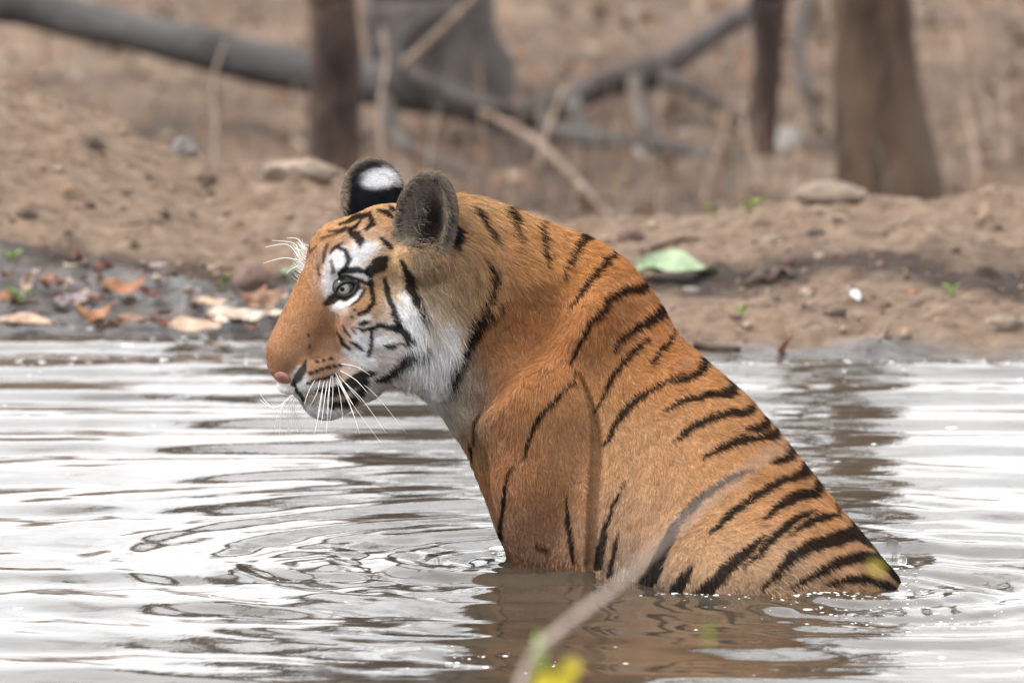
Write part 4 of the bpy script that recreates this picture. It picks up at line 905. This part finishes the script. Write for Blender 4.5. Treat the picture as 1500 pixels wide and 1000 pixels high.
LPAL = [(0.223, 0.143, 0.093), (0.279, 0.205, 0.149), (0.149, 0.074, 0.043), (0.205, 0.099, 0.050), (0.310, 0.260, 0.223), (0.099, 0.062, 0.043)]
parts = [litter(9500, -6.5, 6.5, 8.6, 24, 0.032, 511, [tuple(0.7*q for q in c) for c in LPAL], 1.2), litter(3500, -7, 7, 22, 60, 0.06, 512, LPAL)]
V, F = join([p[:2] for p in parts]); tag(mesh('leaf_litter', V, F, grassm, smooth=False, cols=np.concatenate([p[2] for p in parts])), kind='stuff')
# far woods: one dull mass of bare stems and brush
r = np.random.default_rng(521); parts = []
for i in range(420):
    x = r.uniform(-34, 34); y = r.uniform(62, 105); z = float(ground_h(np.array([x]), np.array([y]))[0]); h = r.uniform(1.0, 3.6)
    p0 = np.array([x, y, z-0.1]); p1 = p0+np.array([r.normal(0, 0.3), 0, h]); parts.append(tube([p0, (p0+p1)/2+r.normal(0, 0.12, 3), p1], [0.10, 0.07, 0.02], 5))
V1, F1 = join(parts); ends = V1[r.integers(0, len(V1), 500)]; ends = ends[ends[:, 2] > 0.9]
v2, f2, c2 = leaf_cards(ends, 0.22, 9000, 522, (0.10, 0.075, 0.05), (0.17, 0.14, 0.08))
c1 = np.tile(np.array([[0.10, 0.075, 0.06]]), (len(V1), 1)); V, F = join([(V1, F1), (v2, f2.tolist())])
tag(mesh('distant_woods', V, F, leafm, smooth=False, cols=np.concatenate([c1, c2])), kind='stuff')

# ------------------------------------------------------------------ on the bank
stone_tan = noise_mat('stone_tan', (0.1240, 0.0930, 0.0713), (0.2480, 0.1953, 0.1519), 14, 0.9, 0.7, bscale=60)
stone_red = noise_mat('stone_red', (0.0682, 0.0409, 0.0310), (0.1364, 0.0868, 0.0682), 14, 0.75, 0.6, bscale=60)
stone_pale = noise_mat('stone_pale', (0.1116, 0.1004, 0.0930), (0.1860, 0.1711, 0.1600), 14, 0.85, 0.5, bscale=60)
stone_dark = noise_mat('stone_dark', (0.0372, 0.0260, 0.0198), (0.0868, 0.0620, 0.0465), 16, 0.9, 0.6, bscale=70)
def stone(label, px, py, w, h, mat, seed, group=None, cat='stone', sink=0.35, flat=1.0):
    """px, py: where its foot meets the ground; w, h in sketch px"""
    c = on_ground(px, py); k = (c[1]-CAM[1])/FPX; rx, rz = 0.5*w*k, h*k/(1+(1-sink))
    v, f, _, _ = uv_ball(np.zeros(3), 1.0, (0.2, 0.1, 1), 26, 36)
    n = 1+0.30*fbm(v*1.5+seed, seed, 4)+0.07*fbm(v*6+seed, seed+1, 3)
    v = v*n[:, None]*np.array([rx, rx*0.85*flat, rz])
    o = mesh('stone', v+c+np.array([0, rx*0.5, rz*(1-2*sink)]), f, mat); tag(o, label, cat, group); return o
stone('reddish brown angular stone at the mud\'s edge just left of the tiger\'s brow', 371, 424, 66, 50, stone_red, 601)
stone('broad rounded tan boulder on the crest in front of the slender trunk', 1217, 296, 112, 34, stone_tan, 602, flat=0.7)
stone('pale grey stone on the shoulder of the mound', 268, 228, 40, 34, stone_pale, 603)
stone('dark round stone high on the mound\'s slope', 137, 220, 30, 24, stone_dark, 604)
stone('small reddish stone below the end of the mound', 303, 268, 32, 20, stone_red, 605)
stone('small dark stone low on the slope near the damp band', 38, 318, 34, 16, stone_dark, 606)
stone('low tan hump of earth behind the tiger\'s far ear', 440, 262, 110, 30, stone_tan, 607, flat=0.6)
stone('flat dark stone on the dry slope beyond the green leaf', 1195, 346, 30, 14, stone_dark, 608)
stone('rusty brown stone at the crest edge near the tiger\'s nape', 925, 352, 40, 22, stone_red, 609)
stone('small dark clod left of the white chip', 1228, 462, 26, 14, stone_dark, 610)
stone('pinkish stone at the water\'s end of the bank, farthest right', 1472, 482, 60, 26, stone_tan, 611)
stone('grey pebble half sunk in the mud under the big green leaf', 1010, 430, 30, 12, stone_pale, 612)
_r = np.random.default_rng(77)
for i, (a, b, w) in enumerate([(float(_r.uniform(0, 1500)), float(_r.uniform(300, 480)), float(_r.uniform(9, 20))) for _ in range(46)]+[(float(_r.uniform(0, 380)), float(_r.uniform(180, 340)), float(_r.uniform(8, 18))) for _ in range(22)]+[(60, 250, 16), (190, 280, 14), (240, 318, 18), (350, 330, 14), (420, 300, 16), (100, 345, 16), (1120, 330, 14), (1330, 330, 16), (1400, 372, 18), (1290, 390, 14), (1450, 330, 12), (1080, 470, 16), (1340, 450, 18), (1180, 480, 14)]):
    if 400 < a < 930 and b > 250 or b < np.interp(a, _cx, _cy)+14 or b > np.interp(a, _sx, _sy)-16: continue
    stone('small brown clod among many scattered on the bank', a, b, w, w*0.7, (stone_tan, stone_dark, stone_red)[i % 3], 630+i, 'clods scattered on the bank', 'clod')
# loose grit
r = np.random.default_rng(541); n = 7000; x = r.uniform(-3.4, 3.4, n); y = r.uniform(3.6, 7.2, n)
ok = ground_h(x, y) > 0.012; x, y = x[ok], y[ok]; n = len(x); z = ground_h(x, y); s = 0.0036*r.lognormal(0, 0.62, n)
base = np.array([[1, 0, 0], [-1, 0, 0], [0, 1, 0], [0, -1, 0], [0, 0, 0.8], [0, 0, -0.5]], float)
v = base[None]*(s[:, None]*r.uniform(0.6, 1.4, (n, 6)))[..., None]+r.normal(0, 0.2, (n, 6, 3))*s[:, None, None]; v += np.stack([x, y, z+s*0.3], 1)[:, None]
tri = np.array([[0, 2, 4], [2, 1, 4], [1, 3, 4], [3, 0, 4], [2, 0, 5], [1, 2, 5], [3, 1, 5], [0, 3, 5]])
col = np.array([(0.20, 0.14, 0.10), (0.09, 0.06, 0.042), (0.24, 0.18, 0.135), (0.13, 0.085, 0.06)])[r.integers(0, 4, n)]
tag(mesh('gravel', v.reshape(-1, 3), (tri[None]+6*np.arange(n)[:, None, None]).reshape(-1, 3), attr_mat('grit', 0.9), smooth=False, cols=np.repeat(col, 6, 0)), kind='stuff')

def leaf_mat(name, c1, c2, vein, rough=0.55):
    m = noise_mat(name, c1, c2, 30, rough, 0.4, bscale=90, spec=0.35); return m
LM = {'orange': leaf_mat('leaf_orange', (0.172, 0.066, 0.030), (0.304, 0.145, 0.073), 0), 'tan': leaf_mat('leaf_tan', (0.224, 0.145, 0.099), (0.370, 0.277, 0.205), 0), 'red': leaf_mat('leaf_red', (0.056, 0.018, 0.012), (0.112, 0.036, 0.023), 0),
      'brown': leaf_mat('leaf_brown', (0.106, 0.056, 0.033), (0.224, 0.132, 0.086), 0), 'pale': leaf_mat('leaf_pale', (0.304, 0.238, 0.185), (0.422, 0.363, 0.304), 0), 'green': leaf_mat('leaf_green', (0.150, 0.205, 0.115), (0.225, 0.285, 0.175), 0, 0.45),
      'lime': leaf_mat('leaf_lime', (0.106, 0.224, 0.020), (0.224, 0.343, 0.040), 0), 'yellow': leaf_mat('leaf_yellow', (0.409, 0.330, 0.013), (0.528, 0.449, 0.033), 0), 'mauve': leaf_mat('leaf_mauve', (0.172, 0.125, 0.125), (0.290, 0.231, 0.231), 0)}
def leaf_shape(c, length, width, yaw, pitch, roll, curl, mat, seed, name='leaf', parent=None, wavy=0.34, nl=16, nw=9, fold=0.38):
    r = np.random.default_rng(seed); V = []
    for i in range(nl):
        t = i/(nl-1); wdt = width*0.5*(math.sin(math.pi*min(1, t**0.75))**0.8+0.03)*(1+0.10*math.sin(9*t+seed))
        for j in range(nw):
            s = 2*j/(nw-1)-1
            xx = (t-0.5)*length; yy = s*wdt; zz = curl*length*(2*t-1)**2+fold*abs(s)*wdt+wavy*width*0.5*vnoise(np.array([[t*4+seed, s*1.6]]), seed)[0]
            V.append((xx, yy, zz))
    V = np.array(V); cy, sy, cp, sp, cr, sr = math.cos(yaw), math.sin(yaw), math.cos(pitch), math.sin(pitch), math.cos(roll), math.sin(roll)
    Rz = np.array([[cy, -sy, 0], [sy, cy, 0], [0, 0, 1]]); Ry = np.array([[cp, 0, -sp], [0, 1, 0], [sp, 0, cp]]); Rx = np.array([[1, 0, 0], [0, cr, -sr], [0, sr, cr]])
    W = V@(Rz@Ry@Rx).T; n1 = len(W); F = grid_faces(nl, nw).tolist()
    nrm = (Rz@Ry@Rx)@np.array([0, 0, -1.0]); W = np.concatenate([W, W+nrm*0.0012]); F = F+[[q+n1 for q in f[::-1]] for f in F]
    st, sf = tube([W[nw//2], W[nw//2]+(W[nw//2]-W[nw+nw//2])*1.4], [0.0016, 0.001], 6)
    W, F = join([(W, F), (st, sf), tube(W[[i*nw+nw//2 for i in range(nl)]]-nrm*0.0006, [0.0016*min(1, length/0.1)*(1-0.7*i/nl) for i in range(nl)], 5)])
    W = W+c
    return mesh(name, W, F, mat, parent)
def ground_leaf(label, px, py, wpx, hpx, m, yaw, pitch, roll, seed, curl=0.12, group='fallen leaves on the bank', lift=0.012):
    c = on_ground(px, py+hpx*0.3); k = (c[1]-CAM[1])/FPX; Lw = wpx*k
    o = leaf_shape(c+np.array([0, 0, lift+hpx*k*0.30]), Lw*1.05, Lw*0.58, R(yaw), R(pitch), R(roll), curl*1.7, LM[m], seed); return tag(o, label, 'leaf', group)
ground_leaf('large pale green leaf lying on the bank right behind the tiger\'s back', 992, 402, 118, 36, 'green', -12, -3, 13, 701, 0.015, None, 0.012)
ground_leaf('orange brown curled leaf lying highest on the mud, near the middle', 182, 432, 62, 22, 'orange', 8, 3, 24, 702, 0.16)
ground_leaf('dark red curled leaf touching the orange brown curled leaf', 222, 441, 36, 18, 'red', -20, -8, 20, 703, 0.2)
ground_leaf('small upright peach leaf standing near the photo\'s edge', 39, 420, 34, 34, 'tan', 70, 50, 40, 704, 0.1)
ground_leaf('brown leaf with a folded tip, nearest the water below the orange one', 138, 472, 54, 26, 'orange', 15, 6, 28, 705, 0.22)
ground_leaf('pale mauve leaf pressed into the mud behind the folded brown leaf', 122, 446, 56, 20, 'mauve', 22, 2, 12, 706, 0.05)
ground_leaf('big cream leaf with lime stain in front of the heap of leaves', 345, 474, 88, 26, 'pale', 6, 2, 16, 707, 0.04)
ground_leaf('rust brown leaf leaning on the big cream leaf', 388, 452, 66, 34, 'brown', 24, 14, 34, 708, 0.14)
ground_leaf('bright orange tipped tan leaf at the top of the heap', 372, 446, 44, 24, 'orange', 40, 12, 20, 709, 0.2)
ground_leaf('flat tan leaf behind the cream leaf', 312, 452, 58, 20, 'tan', -8, 2, 14, 710, 0.06)
ground_leaf('long peach leaf hanging over the waterline', 285, 492, 78, 20, 'tan', -10, -3, 16, 711, 0.08)
ground_leaf('dark plum leaf tucked behind the long peach leaf', 243, 482, 40, 18, 'red', 12, 8, 24, 712, 0.18)
ground_leaf('orange leaf scrap by the photo\'s edge beside the water', 6, 442, 26, 22, 'orange', 60, 30, 20, 713, 0.1)
ground_leaf('thin tan leaf lying flat along the waterline', 40, 482, 84, 10, 'tan', 2, 0, 4, 714, 0.0)
ground_leaf('tan leaf half under the rust brown leaf', 404, 470, 44, 20, 'pale', -14, 3, 12, 715, 0.08)
ground_leaf('brown leaf between the mauve leaf and the heap', 196, 478, 50, 14, 'brown', -4, 3, 14, 716, 0.08)
ground_leaf('curled brown leaf high on the slope under the dark round stone', 98, 286, 20, 10, 'orange', 10, 5, 14, 717, 0.1)
ground_leaf('pinkish leaf scrap below the step of the bank', 232, 398, 26, 12, 'mauve', 14, 4, 14, 718, 0.1)
ground_leaf('small brown leaf at the foot of the reddish stone', 330, 402, 30, 10, 'brown', -20, 4, 10, 719, 0.1)
ground_leaf('tiny orange leaf on the dry bank to the far side', 1335, 436, 22, 10, 'orange', 25, 8, 14, 720, 0.1)
_r = np.random.default_rng(78); _ms = ['brown', 'red', 'mauve', 'tan', 'brown', 'red', 'pale', 'orange']
for i in range(80):
    a = float(_r.uniform(0, 430)); b = float(_r.uniform(384, 494))
    if b > np.interp(a, _sx, _sy)-6: continue
    ground_leaf('torn leaf scrap among many strewn over the wet mud', a, b, float(_r.uniform(12, 34)), float(_r.uniform(6, 14)), _ms[i % 8], float(_r.uniform(0, 180)), float(_r.uniform(-10, 14)), float(_r.uniform(-20, 34)), 770+i, 0.14, 'leaf scraps on the mud')
for i in range(10):
    a = float(_r.uniform(960, 1480)); b = float(_r.uniform(350, 505))
    ground_leaf('tiny dry leaf scrap on the dry bank behind the tiger', a, b, float(_r.uniform(10, 20)), float(_r.uniform(5, 9)), _ms[i % 8], float(_r.uniform(0, 180)), 4, float(_r.uniform(-20, 30)), 790+i, 0.14, 'leaf scraps on the dry bank')
o = leaf_shape(_shore(1153, 522)+np.array([0, 0, 0.022]), 0.062, 0.050, R(14), R(64), R(-24), 0.06, LM['orange'], 731, fold=0.4); tag(o, 'curled amber leaf standing in the shallow water off the bank', 'leaf')
# chip, sticks, black debris
c = on_ground(1254, 442); o = leaf_shape(c+np.array([0, 0, 0.016]), 0.045, 0.022, R(-60), R(-30), R(30), 0.02, noise_mat('chip_white', (0.3410, 0.3520, 0.3740), (0.4290, 0.4345, 0.4510), 30, 0.5), 741, name='chip', nl=6, nw=4); tag(o, 'white flat chip lying on the bare bank', 'chip')
def stick(label, pts, w, mat, seed, group=None, lift=0.006):
    P = [on_ground(a, b, lift) for a, b in pts]; v, f = tube(P, [0.5*q*25.5/FPX for q in w], 8, 0.12, seed, 20, sub=4); return tag(mesh('stick', v, f, mat), label, 'stick', group)
stick('dark wet stick at the waterline touching the tiger\'s back', [(1015, 511), (1040, 515), (1082, 519)], [10, 11, 9], bark_dark, 751, lift=0.012)
stick('tan stick lying on the mound above the damp band', [(176, 332), (200, 330), (224, 326)], [5, 6, 4], twig_mat, 752)
stick('thin grey stick on the mud by the big green leaf', [(940, 372), (958, 366), (990, 356), (1024, 352)], [7, 7, 6, 4], bark_dark, 753)
stick('short brown twig stuck in the bank near the water', [(1290, 500), (1296, 488), (1302, 480)], [5, 5, 4], twig_mat, 754)
stick('short dark twig under the white chip', [(1206, 462), (1220, 466), (1234, 467)], [4, 4, 3], bark_dark, 755)
stick('curved grey twig in the leaf heap', [(380, 428), (400, 432), (418, 442)], [4, 4, 3], twig_mat, 756)
for i, (pts_, lb) in enumerate((([(1090, 424), (1112, 414), (1136, 412)], 'black rotten twig lying in front in the dark debris'), ([(1098, 418), (1122, 404), (1150, 402), (1160, 410)], 'bent black twig lying behind in the dark debris'), ([(1126, 418), (1140, 404), (1160, 404)], 'short black twig crossing the dark debris'))):
    stick(lb, pts_, [11, 14, 9, 6][:len(pts_)], stone_dark if i == 1 else bark_dark, 760+i, 'rotten twigs beyond the green leaf', 0.010)
# green sprouts
def sprout(label, px, py, n, hpx, mat, seed, group='green sprouts on the bank', broad=0.5):
    r = np.random.default_rng(seed); c = on_ground(px, py); k = (c[1]-CAM[1])/FPX; t = empty('sprout', tuple(float(q) for q in c), label, 'plant', group)
    for i in range(n):
        a = r.uniform(0, 2*math.pi); H_ = hpx*k*r.uniform(0.6, 1.1); tip = c+np.array([math.cos(a)*H_*0.5, math.sin(a)*H_*0.4, H_*0.75])
        v, f = tube([c-np.array([0, 0, 0.004]), (c+tip)/2+np.array([0, 0, H_*0.1]), tip], [0.0015, 0.0012, 0.0008], 5, sub=2); mesh('stem', v, f, mat, t)
        leaf_shape(tip, H_*0.8, H_*broad, a, r.uniform(0.1, 0.7), r.uniform(-0.5, 0.5), 0.06, mat, seed+i, parent=t, nl=8, nw=5)
sprout('bright lime seedling growing beside the reddish brown angular stone', 322, 424, 4, 26, LM['lime'], 801)
sprout('small green tuft at the mud near the photo\'s edge', 18, 384, 5, 20, LM['lime'], 802, broad=0.25)
sprout('grassy green tuft beside the upright peach leaf', 32, 448, 5, 34, LM['lime'], 803, broad=0.12)
sprout('faint green sprout under the big green leaf', 1086, 462, 4, 18, LM['lime'], 804, broad=0.3)
sprout('olive tuft on the bank below the thickest trunk', 1392, 432, 4, 18, LM['lime'], 805, broad=0.2)
sprout('green seedling on the crest left of the tan boulder', 1098, 312, 4, 22, LM['lime'], 806, broad=0.4)
sprout('little green sprout on the crest right above the big green leaf', 1048, 316, 3, 16, LM['lime'], 807, broad=0.4)
sprout('green leaves beside the tiger\'s white brow', 425, 412, 4, 24, LM['green'], 808, broad=0.6)
# leaves hanging on the thin stem near the slim dark trunk
# ------------------------------------------------------------------ froth and bubbles
foam_m = noise_mat('foam', (0.78, 0.79, 0.80), (0.88, 0.88, 0.88), 40, 0.35)
r = np.random.default_rng(551)
def flecks(cx, cy, sx, sy, n, s0):
    return np.stack([cx+sx*r.normal(0, 1, n), cy+sy*r.normal(0, 1, n), s0*r.lognormal(0, 0.6, n)], 1)
fl = np.concatenate([flecks(1250, 892, 85, 10, 60, 1.0), flecks(1370, 905, 60, 12, 36, 0.9), flecks(1330, 852, 14, 14, 30, 1.3), flecks(741, 806, 9, 3, 50, 1.2), flecks(800, 816, 40, 2.5, 50, 1.0), flecks(1050, 871, 70, 2.0, 70, 0.9), flecks(1200, 874, 70, 2.5, 70, 1.0),
                     flecks(700, 965, 80, 8, 26, 1.1), np.stack([r.uniform(0, 1500, 50), r.uniform(560, 1000, 50), 1.1*r.lognormal(0, 0.5, 50)], 1), np.stack([r.uniform(0, 1500, 160), np.interp(r.uniform(0, 1500, 160), _sx, _sy)+r.normal(3, 4, 160), 1.4*r.lognormal(0, 0.5, 160)], 1)])
P = np.array([_shore(a, b) for a, b, _ in fl]); P[:, 2] = water_h(P[:, :2]); s = fl[:, 2]*S*0.9
v0, f0, _, _ = uv_ball(np.zeros(3), 1.0, (0, 0, 1), 5, 7)
sc = np.stack([s*r.uniform(1.2, 3.4, len(s)), s*r.uniform(1, 3.0, len(s)), s*0.25], 1)
V = (v0[None]*sc[:, None]+P[:, None]).reshape(-1, 3); F = (f0[None]+len(v0)*np.arange(len(s))[:, None, None]).reshape(-1, 4)
tag(mesh('foam', V, F, foam_m), kind='stuff')
bub = new_mat('bubble_film'); bub[2].inputs['Transmission Weight'].default_value = 1.0; bub[2].inputs['Roughness'].default_value = 0.02; bub[2].inputs['IOR'].default_value = 1.12
for a, b, w, lb in ((1307, 803, 12, 'large clear bubble on the water just past the tiger\'s rump'), (1322, 822, 7, 'small clear bubble below the large one past the rump'), (760, 812, 6, 'small clear bubble against the tiger\'s foreleg')):
    p = _shore(a, b); v, f, _, _ = uv_ball(np.array([p[0], p[1], 0.002]), w*S, (0, 0, 1), 20, 28); tag(mesh('bubble', v, f, bub[0]), lb, 'bubble')

# ------------------------------------------------------------------ the blurred sapling between camera and tiger
YS = -7.2
sap = empty('sapling', tuple(float(q) for q in at(740, 1150, YS)), 'blurred slanting twig with yellow and lime leaves in front of the tiger', 'sapling')
pts_ = [at(700, 1500, YS), at(715, 1200, YS), at(770, 985, YS), at(830, 915, YS), at(900, 862, YS), at(975, 790, YS), at(1040, 730, YS), at(1110, 676, YS), at(1150, 652, YS)]
pts_ = [np.array([pts_[0][0], YS, -0.5])]+pts_
v, f = tube(pts_, [0.5*w*12.8/FPX for w in (16, 16, 16, 14, 12, 10, 8, 6, 4, 3)], 12, 0.12, 901, 30, sub=5); mesh('stem', v, f, noise_mat('sapling_bark', (0.26, 0.205, 0.175), (0.42, 0.345, 0.30), 20, 0.8, 0.3), sap)
v, f = tube([at(775, 980, YS), at(785, 955, YS+0.05), at(790, 930, YS+0.1)], [0.006, 0.005, 0.003], 8, sub=3); mesh('stem', v, f, LM['lime'], sap)
for (px, py, Ln, wd, yaw, pit, rol, m, sd) in ((812, 1002, 0.060, 0.042, 10, 20, 60, 'yellow', 911), (838, 976, 0.026, 0.022, 40, 10, 50, 'yellow', 912), (788, 962, 0.03, 0.022, 70, 40, 40, 'lime', 913), (1037, 925, 0.040, 0.011, 80, 70, 70, 'lime', 914), (1284, 832, 0.020, 0.008, -30, -20, 60, 'yellow', 915)):
    leaf_shape(at(px, py, YS), Ln, wd, R(yaw), R(pit), R(rol), 0.05, LM[m], sd, parent=sap)
v, f = tube([at(836, 912, YS), at(920, 930, YS+0.1), at(1000, 950, YS+0.15), at(1037, 940, YS)], [0.0006, 0.0005, 0.0004, 0.0004], 6, sub=3); mesh('stem', v, f, twig_mat, sap)
v, f = tube([at(1150, 652, YS), at(1230, 700, YS+0.1), at(1275, 770, YS+0.1), at(1284, 834, YS)], [0.0005, 0.0004, 0.0004, 0.0003], 6, sub=3); mesh('stem', v, f, twig_mat, sap)
